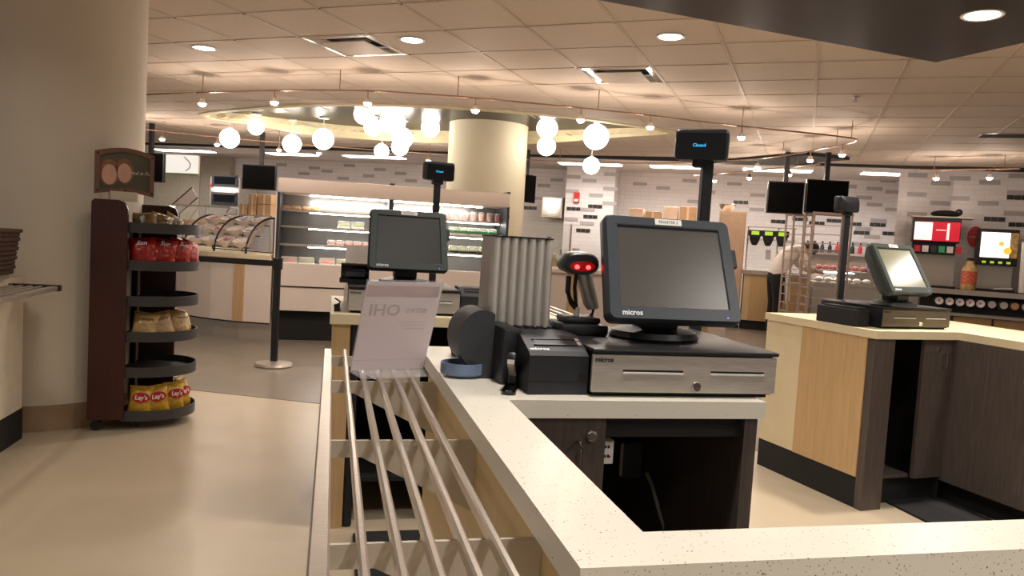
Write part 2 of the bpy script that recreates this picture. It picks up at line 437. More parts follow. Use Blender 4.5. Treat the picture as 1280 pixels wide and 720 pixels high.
# accent tiles
tg = MB().box(-.135, .135, -.012, .004, -.033, .033); tk = MB().box(-.043, .043, -.013, .004, -.033, .033)
tile_g = obj('accent_tile', tg, 'tile_grey', wb); tile_k = obj('accent_tile', tk, 'tile_black', wb)
used = {'g': False, 'k': False}
def accent(px, py, kind, parent, hit, ang):
    q = hit(px, py); src = tile_g if kind == 'g' else tile_k
    for dx in ((0,) if kind == 'g' else (-.092, 0, .092)):
        M = T(q.x, q.y, q.z) @ Matrix.Rotation(ang, 4, 'Z') @ T(dx, 0, 0)
        if not used[kind]: o = src; used[kind] = True; o.parent = parent
        else: o = inst('accent_tile', src.data, parent)
        o.parent = parent
        o.matrix_local = parent_inv(parent) @ M
def parent_inv(p):
    return p.matrix_basis.inverted()
hb = lambda x, y: P(x, y, v=BV); hk = lambda x, y: P(x, y, v=BV-.7)
for x, y in ((717,221),(737,226),(764,218),(763,236),(745,244),(715,239),(762,254),(735,262),(714,274),(734,279)): accent(x, y, 'g', wk, hk, UANG)
for x, y in ((717,261),(744,258),(738,271),(729,288)): accent(x, y, 'k', wk, hk, UANG)
for x, y in ((696,225),(680,232),(673,248),(800,230),(829,235),(918,230),(947,244),(946,262),(1080,247),(1093,256),(1093,236),(1079,286),(1090,296),(1074,305),(1061,233),(1117,240),(1116,262),(1098,276),
             (393,210),(409,214),(437,207),(475,212),(461,220),(501,217),(514,226),(429,223),(352,206),(380,217),(862,226),(885,240),(868,252),(1030,232),(1110,226)): accent(x, y, 'g', wb, hb, UANG)
for x, y in ((663,260),(926,253),(973,277),(1000,274),(1021,279),(1043,276),(1067,280),(1097,281),(1077,291),(1113,292)): accent(x, y, 'k', wb, hb, UANG)
def hit_plane(a, d):
    nn = Vector((-d.y, d.x, 0))
    def f(x, y):
        r = ray(x, y); t = a.dot(nn)/r.dot(nn); q = r*t; q.z += CAMZ; return q
    return f
hs = hit_plane(SB, sd); hp = hit_plane(SA, pd)
for x, y in ((1200,223),(1237,228),(1199,248),(1235,254),(1272,241),(1268,267),(1274,220)): accent(x, y, 'g', ws, hs, math.atan2(sd.y, sd.x))
for x, y in ((1243,274),(1272,247),(1274,281)): accent(x, y, 'k', ws, hs, math.atan2(sd.y, sd.x))
for x, y in ((1147,219),(1176,229),(1146,243),(1175,254),(1146,268)): accent(x, y, 'g', wp, hp, math.atan2(pd.y, pd.x))

# ------------------------------------------------------------------ dark soffits
ST = 2.5
A7 = 7.5; ax = Vector((math.cos(rad(A7)), math.sin(rad(A7)), 0)); ay = Vector((-ax.y, ax.x, 0))
SC0 = P(1170, 78, z=ST); SC0.z = 0
pts = [SC0, SC0-ax*5.0, SC0-ax*5.0-ay*6, SC0-ay*6]
so = struct('ceiling_soffit', MB().prism([tuple(p.xy) for p in pts], ST, CZ-.006), 'soffit')
n1, n2, n3, n4 = (P(x, y, z=2.63) for x, y in ((880, 205), (1008, 194), (1062, 200), (975, 207)))
struct('ceiling_soffit_far', MB().prism([tuple(p.xy) for p in (n1, n2, n3, n4)], 2.63, CZ-.006), 'black_trim')

# ------------------------------------------------------------------ lamps and ceiling fittings
def downlight(loc, label, w=DOWN_W, grp='recessed downlights', spread=140):
    t = thing('downlight', label, 'light', loc, 0, grp)
    obj('trim_ring', MB().lathe([(.078, -.001), (.092, -.006), (.098, -.002), (.098, 0), (.078, 0)], 28), 'white_plastic', t, True)
    obj('lens', MB().cyl(.078, .078, -.003, -.001, 28), 'downlight', t)
    area_light((loc[0], loc[1], loc[2]-.02), w, .15, WARM, spread)
    return t
dl = 'round recessed downlight set in tiled ceiling '
for px, py, l in ((255, 60, 'between cream column and large square air vent'), (515, 50, 'just beside the large square air vent'), (838, 46, 'beside dark brown soffit')):
    q = P(px, py, z=CZ-.004); downlight(q, dl+l)
q = P(1228, 19, z=ST); downlight(q, 'round bright downlight set in the dark brown soffit', 30)
for x, y in ((.55, 1.35), (.9, 2.9), (2.1, 1.9), (3.6, 1.6)):  # unseen downlights added to brighten the register counter
    downlight((x, y, ST), 'added unseen downlight in the dark soffit above the registers', DOWN_W*.75, 'added soffit downlights out of view')
for x, y in ((.7, -.7), (2.2, .1)):  # added behind the camera to light the counter front faces
    downlight((x, y, ST), 'added fill downlight in the dark soffit behind the near ledge', DOWN_W*1.1, 'added soffit downlights out of view')
for x, y in ((-1.8, 1.2), (-1.5, 3.4), (-3.5, 2.5)):
    downlight((x, y, CZ-.004), 'round downlight in the tiled ceiling over the beige aisle', DOWN_W*.32, 'aisle downlights outside the picture')
downlight((5.85, 3.5, CZ-.004), 'added downlight over the drinks aisle for glare on the tilted register', 30, 'aisle downlights outside the picture')  # added out of view to throw a glare onto the tilted screen
for (i, k), lab in zip(vents, ('large square metal air vent in tiled ceiling near small downlight', 'square metal air vent in tiled ceiling beside the dark soffit')):
    c = cell(E0+(i+.5)*ts, N0+(k+.5)*ts)
    t = thing('air_vent', lab, 'vent', (c.x, c.y, CZ-.005), -34.2, 'square ceiling air vents')
    def sq(r0, r1, z0, z1):
        m = MB(); pts = []
        for r, z in ((r0, z0), (r1, z1)): pts += [(-r, -r, z), (r, -r, z), (r, r, z), (-r, r, z)]
        for r, z in ((r0, z0+.006), (r1, z1+.006)): pts += [(-r, -r, z), (r, -r, z), (r, r, z), (-r, r, z)]
        f = []
        for a in range(4):
            b = (a+1) % 4; f += [(a, b, 4+b, 4+a), (8+a, 12+a, 12+b, 8+b), (a, 8+a, 8+b, b), (4+a, 4+b, 12+b, 12+a)]
        return m.add(pts, f)
    obj('frame', sq(.29, .255, 0, -.004), 'chrome', t)
    obj('back_plate', MB().box(-.29, .29, -.29, .29, .07, .08), 'black_matt', t)
    obj('louvre', sq(.25, .215, -.004, .03), 'steel', t)
    obj('centre_plate', MB().box(-.2, .2, -.2, .2, -.016, -.010, bev=.004, seg=1), 'grid', t)
for px, py in ((1262, 170),):
    q = P(px, py, z=CZ-.006); t = thing('air_vent', 'slotted air vent in ceiling above the drinks corner', 'vent', q, -34.2)
    obj('frame', MB().box(-.3, .3, -.15, .15, 0, .004), 'steel', t)
    for k in range(5): obj('slot', MB().box(-.27, .27, -.12+k*.055, -.095+k*.055, -.004, 0), 'black_matt', t)
for px, py in ((1070, 121), (205, 152), (228, 158)):
    q = P(px, py, z=CZ-.004); t = thing('sprinkler', 'small sprinkler head poking out of the tiled ceiling', 'sprinkler', q, 0, 'ceiling sprinklers')
    obj('collar', MB().cyl(.035, .03, -.008, 0, 16), 'chrome', t); obj('stem', MB().cyl(.008, .008, -.04, -.008, 8), 'chrome', t); obj('deflector', MB().cyl(.022, .022, -.044, -.04, 12), 'chrome', t)
# track lights
RZt = 2.5
rail_pts = [(-3.6,10.6),(-3.0,9.5),(-2.09,8.73),(-.92,7.81),(0,7.22),(.73,6.98),(1.7,6.9),(2.7,6.9),(3.9,7.0),(5.0,7.02),(5.35,7.2),(5.45,7.9),(5.5,8.8),(5.25,9.8),(4.3,11.1),(2.9,11.8),(1.4,12.1),(-.27,12.3),(-2,12.2),(-3.2,11.7)]
rt = thing('track_rail', 'long thin curved track lighting rail looping around hanging globe lamps', 'track rail', (0, 0, RZt))
RP = smooth_closed([(x, y, 0) for x, y in rail_pts], 6)
obj('rail', MB().tube(RP, .008, 6, closed=True), 'rail_metal', rt)
for i in range(0, len(RP), 8):
    p = RP[i]; obj('hanger', MB().cyl(.005, .005, 0, CZ-RZt, 6, T(p.x, p.y, 0)), 'rail_metal', rt)
r2a, r2b = P(868, 220, z=RZt), P(1025, 205, z=RZt)
r2 = thing('track_rail', 'short straight track lighting rail in front of the two hung screens', 'track rail', r2a)
dv = r2b-r2a; obj('rail', MB().tube([(0, 0, 0), (dv.x, dv.y, 0)], .011, 6), 'rail_metal', r2)
for t_ in (.15, .85): obj('hanger', MB().cyl(.005, .005, 0, CZ-RZt, 6, T(dv.x*t_, dv.y*t_, 0)), 'rail_metal', r2)
r3a, r3b = P(1150, 213, z=RZt), P(1275, 211, z=RZt)
r3 = thing('track_rail', 'short track lighting rail above the drink dispensers', 'track rail', r3a)
dv = r3b-r3a; obj('rail', MB().tube([(0, 0, 0), (dv.x, dv.y, 0)], .011, 6), 'rail_metal', r3)
for t_ in (.15, .85): obj('hanger', MB().cyl(.005, .005, 0, CZ-RZt, 6, T(dv.x*t_, dv.y*t_, 0)), 'rail_metal', r3)
spot_proto = None
def spot(p, label, grp, w=SPOT_W, aim=(0, 0)):
    global spot_proto
    if spot_proto is None:
        t = thing('track_spotlight', label, 'spotlight', p, 0, grp)
        obj('stem', MB().cyl(.006, .006, -.05, 0, 8), 'rail_metal', t)
        obj('head', MB().lathe([(.010, -.045), (.022, -.055), (.038, -.1), (.035, -.1), (.02, -.06), (.010, -.05)], 14), 'chrome', t, True)
        obj('bulb', MB().lathe([(0, -.130), (.024, -.125), (.037, -.106), (.031, -.085), (.012, -.06), (0, -.058)], 12), 'bulb', t, True)
        spot_proto = t
    else:
        t = dup(spot_proto, p, random.uniform(0, 360), label); t['group'] = grp
    l = bpy.data.lights.new('lamp_light', 'POINT'); l.energy = w; l.color = (1, .82, .68); l.shadow_soft_size = .03
    lo = bpy.data.objects.new('lamp_light', l); COL.objects.link(lo); lo.location = (p[0], p[1], p[2]-.17)
def near_rail(px, py):
    q = P(px, py, z=RZt-.08); b = min(RP, key=lambda r: (Vector((r.x, r.y))-q.xy).length)
    return (b.x, b.y, RZt-.008)
lab = 'small halogen spotlight hanging from the long curved ceiling rail'
done = []
for px, py in ((235,123),(320,120),(448,121),(600,131),(733,141),(834,152),(947,161),(1038,189),(1000,197),(953,207),(537,194),(400,190),(340,187),(274,197),(166,163),(171,185)):
    p = near_rail(px, py)
    if any((Vector(p)-Vector(z)).length < .12 for z in done): p = (p[0]+.3, p[1]-.0, p[2])
    done.append(p); spot(p, lab, 'spotlights on the curved rail')
for t_ in (.2, .5, .8): p = r2a.lerp(r2b, t_); spot((p.x, p.y, RZt-.008), 'small halogen spotlight on the short rail in front of hung screens', 'spotlights on the straight rail')
for t_ in (.18, .72): p = r3a.lerp(r3b, t_); spot((p.x, p.y, RZt-.008), 'small halogen spotlight on the rail above drink dispensers', 'spotlights on the drinks rail')
# globes
glab = {684: 'upper glowing globe lamp of the touching pair beside the yellow column', 683: 'lower glowing globe lamp of the touching pair beside the yellow column', 745: 'large glowing globe lamp hanging above a small one past the yellow column',
        739: 'small glowing globe lamp hanging lowest past the yellow column', 538: 'single glowing globe lamp between the dense cluster and yellow column', 287: 'glowing globe lamp at the tip of the recess over the bowls',
        320: 'smallest glowing globe lamp in the loose row near the recess tip', 365: 'low glowing globe lamp in the loose row above the hung screen', 404: 'large glowing globe lamp between the loose row and dense cluster'}
gl = [(287,173,25,10.6),(320,159,20,10.5),(365,180,24,10.9),(404,174,27,10.5),(455,143,26,9.6),(466,159,23,10.1),(491,152,33,9.5),(503,173,27,10.3),(500,184,22,10.9),(477,189,19,11.0),(538,160,24,10.4),(684,160,27,9.5),(683,183,24,10.0),(745,171,33,9.3),(739,207,22,9.8)]
for px, py, dia, d in gl:
    q = P(px, py, d=d); r = dia/2*d/FPX*.97
    zt = CZ+.075 if in_eye(q.x, q.y) else CZ
    t = thing('globe_lamp', glab.get(px, 'glowing globe lamp in the dense cluster under the ceiling recess'), 'lamp', (q.x, q.y, q.z), 0, 'hanging globe lamps')
    obj('globe', MB().sphere(r, I4, 24, 14), 'globe', t, True)
    obj('cap', MB().cyl(r*.28, r*.22, r*.95, r*1.12, 14), 'white_plastic', t)
    obj('cord', MB().cyl(.005, .005, r*1.1, zt-q.z-.015, 6), 'white_plastic', t)
    obj('canopy', MB().cyl(.07, .06, zt-q.z-.02, zt-q.z-.0005, 18), 'white_plastic', t)
# kitchen fluorescent fixtures
for x0, y0, x1, y1 in ((700,208,775,212),(815,217,875,219),(932,221,1010,224),(1078,218,1125,220),(335,194,395,197),(433,201,503,204),(198,190,264,192)):
    a, b = P(x0, y0, z=CZ-.03), P(x1, y1, z=CZ-.03); c = (a+b)/2; L = min(1.3, (b-a).length)
    if uvv(c) > BV-1.6: c = c*((BV-1.6)/uvv(c)); c.z = CZ-.03
    t = thing('ceiling_light', {700: 'bright fluorescent kitchen light above the red fire alarm', 815: 'bright fluorescent kitchen light above the brown cartons', 932: 'bright fluorescent kitchen light behind the two hung screens', 1078: 'bright fluorescent kitchen light near the tiled partition', 335: 'bright fluorescent kitchen light beside the screen over the deli', 433: 'bright fluorescent kitchen light above the open fridge', 198: 'bright fluorescent kitchen light above the lit menu board'}[x0], 'light', (c.x, c.y, CZ+.03), math.degrees(UANG), 'kitchen fluorescent lights')
    obj('housing', MB().box(-L/2-.02, L/2+.02, -.17, .17, -.04, -.001), 'white_plastic', t)
    obj('diffuser', MB().box(-L/2, L/2, -.15, .15, -.055, -.041), 'tube', t)
    area_light((c.x, c.y, CZ-.06), TUBE_W, L, WHITE, 160, 'RECTANGLE', .28, (0, 0, UANG))
# ================================================================== COLUMNS
t = thing('column', 'massive cream round column with tan base band behind the snack rack', 'column', (-1.75, 5.32, 0))
obj('shaft', MB().cyl(.55, .55, .15, CZ-.006, 72), 'column_cream', t, True); obj('base_band', MB().cyl(.553, .553, 0, .15, 72), 'base_tan', t, True)
q = P(609, 200, d=10.35)
t = thing('column', 'pale yellow round column rising behind the open fridge', 'column', (q.x, q.y, 0.003))
obj('shaft', MB().cyl(.53, .53, 0, CZ+.07, 64), 'column_yellow', t, True)

# ================================================================== REGISTER COUNTER (nearest)
CT = .91; TH = .04
xo, xi, yn, yo, yb, xr, yf, xe = .274, .385, .855, .762, 2.36, 1.008, 1.597, 2.6
ct = thing('register_counter', 'white speckled stone counter wrapping around register 2 cabinet', 'counter', (0, 0, 0))
top = MB().prism([(xo, yo), (xe, yo), (xe, yn), (xi, yn), (xi, yf), (xr, yf), (xr, yb), (xo, yb)], CT-TH, CT)
obj('worktop', top, 'quartz', ct)
# outer skins of tan laminate
obj('side_panel', MB().box(xo+.03, xo+.05, yo+.03, yb-.02, .1, CT-TH), 'birch_pale', ct)
obj('front_panel', MB().box(xo+.05, xe, yo+.03, yo+.05, .1, CT-TH), 'pink_laminate', ct)
obj('kick_board', MB().box(xo+.05, xo+.06, yo+.07, yb-.03, 0, .1).box(xo+.06, xe, yo+.07, yo+.08, 0, .1), 'black_matt', ct)
obj('inner_panel', MB().box(xi-.025, xi-.008, yn-.01, yf+.02, .0, CT-TH), 'dark_wood', ct)
obj('inner_ledge_panel', MB().box(xi-.02, xe, yn-.03, yn-.012, .0, CT-TH), 'dark_wood', ct)
obj('end_panel', MB().box(xr-.045, xr-.012, yf+.012, yb-.02, .0, CT-TH), 'dark_wood', ct)
obj('back_panel', MB().box(xo+.05, xr-.045, yb-.04, yb-.02, .0, CT-TH), 'black_matt', ct)
obj('shelf_rail', MB().box(xi+.24, xr-.045, yf+.03, yf+.05, CT-TH-.05, CT-TH), 'black_matt', ct)
obj('cavity_divider', MB().box(xi+.22, xi+.235, yf+.035, yb-.04, 0, CT-TH), 'black_matt', ct)
dx0, dx1 = xi-.005, P(756, 560, y=yf+.014).x
do = obj('cabinet_door', MB().box(dx0, dx1, yf+.014, yf+.033, .06, CT-TH-.004), 'dark_wood', ct)
c = P(739, 545, y=yf+.014)
obj('door_lock', MB().lathe([(0, .010), (.008, .010), (.009, .007), (.013, .006), (.014, 0), (0, 0)], 18, T(c.x, yf+.014, c.z) @ RX(90)), 'chrome', do, True)
c0, c1 = P(725, 553, y=yf), P(727, 592, y=yf)
hx = c0.x; obj('handle', MB().tube([(hx, yf+.014, c0.z), (hx, yf-.008, c0.z+.001), (hx, yf-.012, c0.z-.012), (hx, yf-.012, c0.z-.10), (hx, yf-.008, c0.z-.11), (hx, yf+.014, c0.z-.112)], .0045, 8), 'chrome', do, True)
# socket box and cable inside the open cabinet
a, b = P(752, 551, y=yf+.06), P(766, 580, y=yf+.06)
t = thing('power_socket', 'white power socket box fixed beside the dark cabinet door', 'socket', ((a.x+b.x)/2, yf+.06, b.z))
w = b.x-a.x; hh = a.z-b.z
obj('plate', MB().box(-w/2, w/2, 0, .03, 0, hh, bev=.002), 'white_plastic', t)
for k in (0, 1):
    obj('socket_hole', MB().box(-.008, -.003, -.001, 0, hh*(.28+.4*k), hh*(.4+.4*k)).box(.0, .005, -.001, 0, hh*(.28+.4*k), hh*(.4+.4*k)), 'letter_black', t)
obj('switch', MB().box(.004, .008, -.002, 0, hh*.28, hh*.36), 'alarm_red', t)
a = P(784, 563, y=2.1); t = thing('metal_bracket', 'thin metal bracket fixed inside the open black cabinet', 'bracket', (a.x, 2.14, a.z-.09))
obj('bar', MB().box(-.004, .004, 0, .01, 0, .1), 'steel_dull', t); obj('plate', MB().box(.0, .07, .012, .02, -.01, .095), 'charcoal', t)
pt = [P(x, y, y=2.0) for x, y in ((808, 590), (815, 606), (822, 632), (830, 662), (836, 690))]
tag(obj('power_cable', MB().tube(pt, .006, 8), 'cable_grey', None, True), 'dark grey cable hanging inside the open black cabinet', 'cable')

# ================================================================== TRAY SLIDES
def tray_slide(name, label, bars, y0, y1, z, braces, depth0=.034, depth1=.15, xb0=None, xb1=None, loc=(0, 0, 0), rz=0):
    t = thing(name, label, 'tray slide', loc, rz)
    for (x0, x1) in bars: obj('bar', MB().box(x0, x1, y0, y1, z-.022, z, bev=.003, seg=1), 'steel', t)
    for yb_ in braces:
        xa, xc = (xb0 if xb0 is not None else bars[0][1]), (xb1 if xb1 is not None else bars[-1][1]+.02)
        pr = [(xa, z-.023), (xc, z-.023), (xc, z-.023-depth1), (xa+.06, z-.023-depth0), (xa, z-.023-depth0)]
        obj('bracket', MB().prism(pr, 0, .006, T(0, yb_, 0) @ RX(90)), 'bracket', t)
    return t
zt_ = .866
bars = [(-.014, .012)]+[(x-.006, x+.006) for x in (.052, .096, .139, .183, .226)]
tray_slide('tray_slide', 'long stainless steel bar tray slide along the white register counter', bars, -.6, 2.55, zt_, (2.545, 2.13, 1.525, 1.015, .5, 0), xb1=xo+.028)
# tray slide beyond, behind the receipt printer
tray_slide('tray_slide', 'steel bar tray slide beyond the receipt printer and scanner', [(1.05+k*.055, 1.066+k*.055) for k in range(5)], 3.35, 5.2, .87, (3.6, 4.9), .03, .1, xb0=1.03, xb1=1.3)

# ================================================================== MIDDLE REGISTER COUNTER
t = thing('register_counter', 'middle register counter with birch end panel and pale worktop', 'counter', (0, 3.2, 0))
obj('worktop', MB().box(0, 1.02, 0, .85, CT-.045, CT, bev=.003, seg=1), 'cream_laminate', t)
obj('end_panel', MB().box(.012, .085, .02, .06, 0, CT-.045), 'birch', t); obj('side_panel', MB().box(.012, .03, .06, .83, .0, CT-.045), 'birch', t)
obj('post', MB().box(.085, .125, .03, .07, 0, CT-.045, bev=.01), 'black_plastic', t)
obj('back_panel', MB().box(.03, 1.0, .80, .83, 0, CT-.045), 'black_matt', t); obj('right_panel', MB().box(.98, 1.0, .02, .8, 0, CT-.045), 'dark_wood', t)
obj('cabinet_door', MB().box(.5, .98, .03, .05, .06, CT-.05), 'black_matt', t); obj('low_shelf', MB().box(.126, .5, .08, .8, .18, .2), 'black_matt', t)
tag(obj('floor_mat', MB().prism([(x, y) for x, y in ((.15, 2.62), (.9, 2.62), (.92, 2.64), (.92, 3.13), (.9, 3.15), (.15, 3.15), (.13, 3.13), (.13, 2.64))], .0, .012), 'mat_rubber'), 'black rubber floor mat in front of the middle register counter', 'mat')

# ================================================================== RIGHT REGISTER COUNTER
RA = 7.5
MR = T(2.615, 3.235, 0) @ RZ(RA)
t = thing('register_counter', 'birch and dark wood register counter with cream end behind the speckled ledge', 'counter', (2.615, 3.235, 0), RA)
Lr = .83
obj('worktop', MB().prism([(0, 0), (.56, 0), (.5, -1.6), (1.15, -1.6), (1.2, Lr), (0, Lr)], CT-.04, CT), 'cream_laminate', t)
obj('cream_end', MB().box(.012, .5, .52, Lr-.01, .16, CT-.04), 'cream_laminate', t)
obj('birch_panel', MB().box(.006, .03, .06, .52, .16, CT-.04), 'birch', t)
obj('dark_post', MB().box(.012, .14, .012, .06, .0, CT-.04), 'dark_wood', t)
obj('plinth', MB().box(.014, .1, .06, Lr-.015, 0, .16), 'black_matt', t)
obj('back_panel', MB().box(.5, 1.17, Lr-.03, Lr-.01, 0, CT-.04), 'dark_wood', t)
obj('cavity_back', MB().box(.03, .58, .50, .515, .0, CT-.04), 'black_matt', t); obj('cavity_side', MB().box(.03, .04, .06, .5, .16, CT-.04), 'black_matt', t); obj('cavity_side', MB().box(.555, .57, .05, .5, .0, CT-.04), 'black_matt', t)
obj('cavity_floor', MB().box(.14, .36, .06, .5, .14, .16), 'dark_wood', t)
d_ = obj('cabinet_door', MB().box(.36, .56, .03, .05, .14, CT-.045), 'dark_wood', t)
obj('toe_kick', MB().box(.14, .66, .09, .1, 0, .14), 'black_matt', t)
obj('handle', MB().tube([(.5, .03, .80), (.5, .008, .80), (.5, .008, .72), (.5, .03, .72)], .004, 8), 'chrome', d_, True)
obj('door_lock', MB().cyl(.012, .010, 0, .006, 16, T(.46, .03, .815) @ RX(90)), 'chrome', d_)
obj('latch_plate', MB().box(.31, .33, .2, .215, .76, .80), 'white_plastic', t)
obj('socket', MB().box(.15, .19, .42, .44, .18, .215), 'steel_dull', t)
wing = MB().prism([(.56, .05), (.575, .05), (.515, -1.58), (.5, -1.58)], .12, CT-.04)
obj('wing_panel', wing, 'dark_wood', t); obj('wing_kick', MB().prism([(.64, .09), (.65, .09), (.59, -1.58), (.58, -1.58)], 0, .12), 'black_matt', t)
obj('wing_end', MB().box(.53, 1.13, -1.58, -1.56, 0, CT-.04), 'dark_wood', t)
a = P(1268, 458, z=.8)
obj('pull_shelf', MB().box(.36, .54, -.9, -.5, .745, .77), 'birch', t)
mp = [P(x, y, z=0) for x, y in ((1092, 621), (1155, 652), (1272, 650), (1178, 611))]
mp = [mp[0], mp[1]+Vector((0, -.5, 0)), Vector((3.24, 2.6, 0)), Vector((3.22, 3.39, 0))]
ce = sum(mp, Vector())/4
pts = []
for k in range(4):
    a, b, c = mp[k-1], mp[k], mp[(k+1) % 4]
    pts += [tuple((b+(a-b).normalized()*.05).xy), tuple((b+((a-b).normalized()+(c-b).normalized())*.016).xy), tuple((b+(c-b).normalized()*.05).xy)]
tag(obj('floor_mat', MB().prism(pts, 0, .012), 'mat_rubber'), 'black rubber floor mat before the dark right-hand register cabinets', 'mat')

# ================================================================== LEFT CABINET WITH TRAY SLIDE AND BASKET
t = thing('serving_cabinet', 'cream serving cabinet with black plinth beside the massive cream column', 'cabinet', (-1.63, 4.66, 0))
obj('body', MB().box(-.8, 0, -2.6, 0, .17, .9), 'wall_cream', t); obj('plinth', MB().box(-.8, .004, -2.6, .004, 0, .17), 'black_matt', t); obj('worktop', MB().box(-.82, .02, -2.6, -.25, .9, .925), 'steel_dull', t)
t = tray_slide('tray_slide', 'stainless steel bar tray slide mounted on the cream serving cabinet', [(-1.60+k*.045, -1.585+k*.045) for k in range(4)]+[(-1.415, -1.38)], 2.2, 4.4, .872, (4.1, 3.3), .03, .03, xb0=-1.61, xb1=-1.415)
obj('end_cap', MB().box(-1.61, -1.375, 4.40, 4.44, .845, .876), 'black_plastic', t)
a = P(25, 345, z=.927); t = thing('wicker_basket', 'dark brown wicker basket on the cream serving cabinet', 'basket', (a.x-.25, a.y-.05, .926))
mb = MB()
for k in range(9):
    z0 = k*.024; g = .004*(k % 2)
    mb.box(-.17-z0*.1-g, .17+z0*.1+g, -.2-z0*.1-g, .2+z0*.1+g, z0, z0+.024, bev=.006, seg=1)
obj('weave', mb, 'wicker', t); obj('rim', MB().box(-.2, .2, -.23, .23, .212, .232, bev=.008), 'wicker', t)
for k in range(4): tag(obj('snack_packet', MB().sphere(.06, T(a.x-.33+.05*k, a.y-.18+.09*(k % 3), 1.175), 10, 6, .8, 1, .35), 'bag_gold', None, True), 'small gold snack packet lying in the wicker basket', 'snack', 'packets in the wicker basket')

# ================================================================== REGISTERS
def rrect(w, h, r, n=5, top=1.0):
    out = []
    for cx, cy, a0 in ((w/2-r, h-r, 0), (-w/2+r, h-r, 90), (-w/2+r, r, 180), (w/2-r, r, 270)):
        for k in range(n+1):
            a = rad(a0+90*k/n); x = cx+r*math.cos(a); y = cy+r*math.sin(a); out.append((x*(1+(top-1)*y/h), y))
    return out
def loft(loops, cap0=True, cap1=True):
    m = MB(); n = len(loops[0]); vs_ = [p for l in loops for p in l]; fs = []
    for k in range(len(loops)-1):
        for i in range(n): fs.append((k*n+i, k*n+(i+1) % n, (k+1)*n+(i+1) % n, (k+1)*n+i))
    if cap0: fs.append(tuple(range(n))[::-1])
    if cap1: fs.append(tuple((len(loops)-1)*n+i for i in range(n)))
    return m.add(vs_, fs)
DH = .113
def cash_drawer(label, loc, rz, steel='steel_drawer'):
    t = thing('cash_drawer', label, 'cash drawer', loc, rz)
    obj('case', MB().box(-.228, .228, .012, .44, .008, .102), 'black_plastic', t)
    obj('foot_plate', MB().box(-.222, .222, .02, .43, 0, .008), 'black_matt', t)
    obj('lid', MB().box(-.236, .236, -.006, .452, .102, DH, bev=.005), 'black_plastic', t, True)
    fp = obj('front_panel', MB().box(-.233, .233, 0, .012, .012, .099, bev=.0015, seg=1), steel, t)
    for cx, w in ((-.085, .15), (.13, .14)):
        obj('slot', MB().box(cx-w/2, cx+w/2, -.0006, 0, .060, .065), 'letter_black', fp)
        obj('slot_lip', MB().box(cx-w/2, cx+w/2, -.003, 0, .055, .060, bev=.0005, seg=1), 'slot_metal', fp)
    obj('lock', MB().lathe([(0, .004), (.005, .004), (.005, .006), (.010, .006), (.012, .003), (.012, 0), (0, 0)], 18, T(.025, 0, .028) @ RX(90)), 'chrome', fp, True)
    text('brand_lettering', 'micros', .016, 'letter_black', fp, T(-.228, -.0005, .087) @ RX(90), align='LEFT', bold=.0004)
    return t
def terminal(label, loc, rz, tag_text, body, screen, tilt=22, oy=-.15, oz=.058):
    t = thing('pos_terminal', label, 'register', loc, rz)
    M = T(0, oy, oz) @ RX(-tilt) @ RX(90)          # local: x right, y up the panel, z towards viewer
    W_, H_ = .356, .276
    def L(w, h, dz, r, dx=0, dy=0): return [tuple(M @ Vector((x+dx, y+dy, dz))) for x, y in rrect(w, h, r, 5, .955)]
    outer = [L(.22, .15, -.105, .02, 0, .06), L(.31, .235, -.075, .03, 0, .02), L(W_, H_, -.035, .02), L(W_, H_, -.012, .02), L(W_-.012, H_-.012, .0, .016, 0, .006)]
    obj('housing', loft(outer, True, False), body, t, True)
    o_, i_ = L(W_-.012, H_-.012, 0, .016, 0, .006), L(.290, .212, 0, .003, 0, .034)
    i2 = L(.284, .206, -.005, .003, 0, .037)
    obj('bezel', loft([o_, i_, i2], False, False), body, t, True)
    obj('screen', MB().add(L(.286, .208, -.0048, .003, 0, .036), [tuple(range(24))]), screen, t)
    obj('bezel_groove', MB().add([tuple(M @ Vector(p)) for p in ((-.143, .2465, .0004), (.137, .2465, .0004), (.137, .2495, .0004), (-.143, .2495, .0004))], [(0, 1, 2, 3)]), 'letter_black', t)
    text('brand_lettering', 'micros', .019, 'letter_white', t, M @ T(-.142, .02, .0006), align='LEFT', bold=.0004)
    lb = obj('name_tag', MB().box(-.036, .036, .257, .273, 0, .0008, M @ T(.0, -.005, 0)), 'white_plastic', t)
    text('tag_lettering', tag_text, .0105, 'tag_ink', lb, M @ T(0, .260, .001))
    obj('status_light', MB().cyl(.002, .002, 0, .001, 10, M @ T(.135, .014, 0)), 'blue_led', t)
    obj('stand_base', MB().lathe([(.0, .0), (.115, 0), (.12, .006), (.112, .02), (.07, .03), (0, .032)], 28, T(0, -.01, 0), 1, .85), 'black_plastic', t, True)
    obj('neck', MB().box(-.05, .05, -.06, .03, .025, .10, bev=.012), 'black_plastic', t, True)
    obj('side_arm', MB().box(.168, .184, .15, .20, -.03, -.008, M, bev=.003), 'black_plastic', t)
    return t

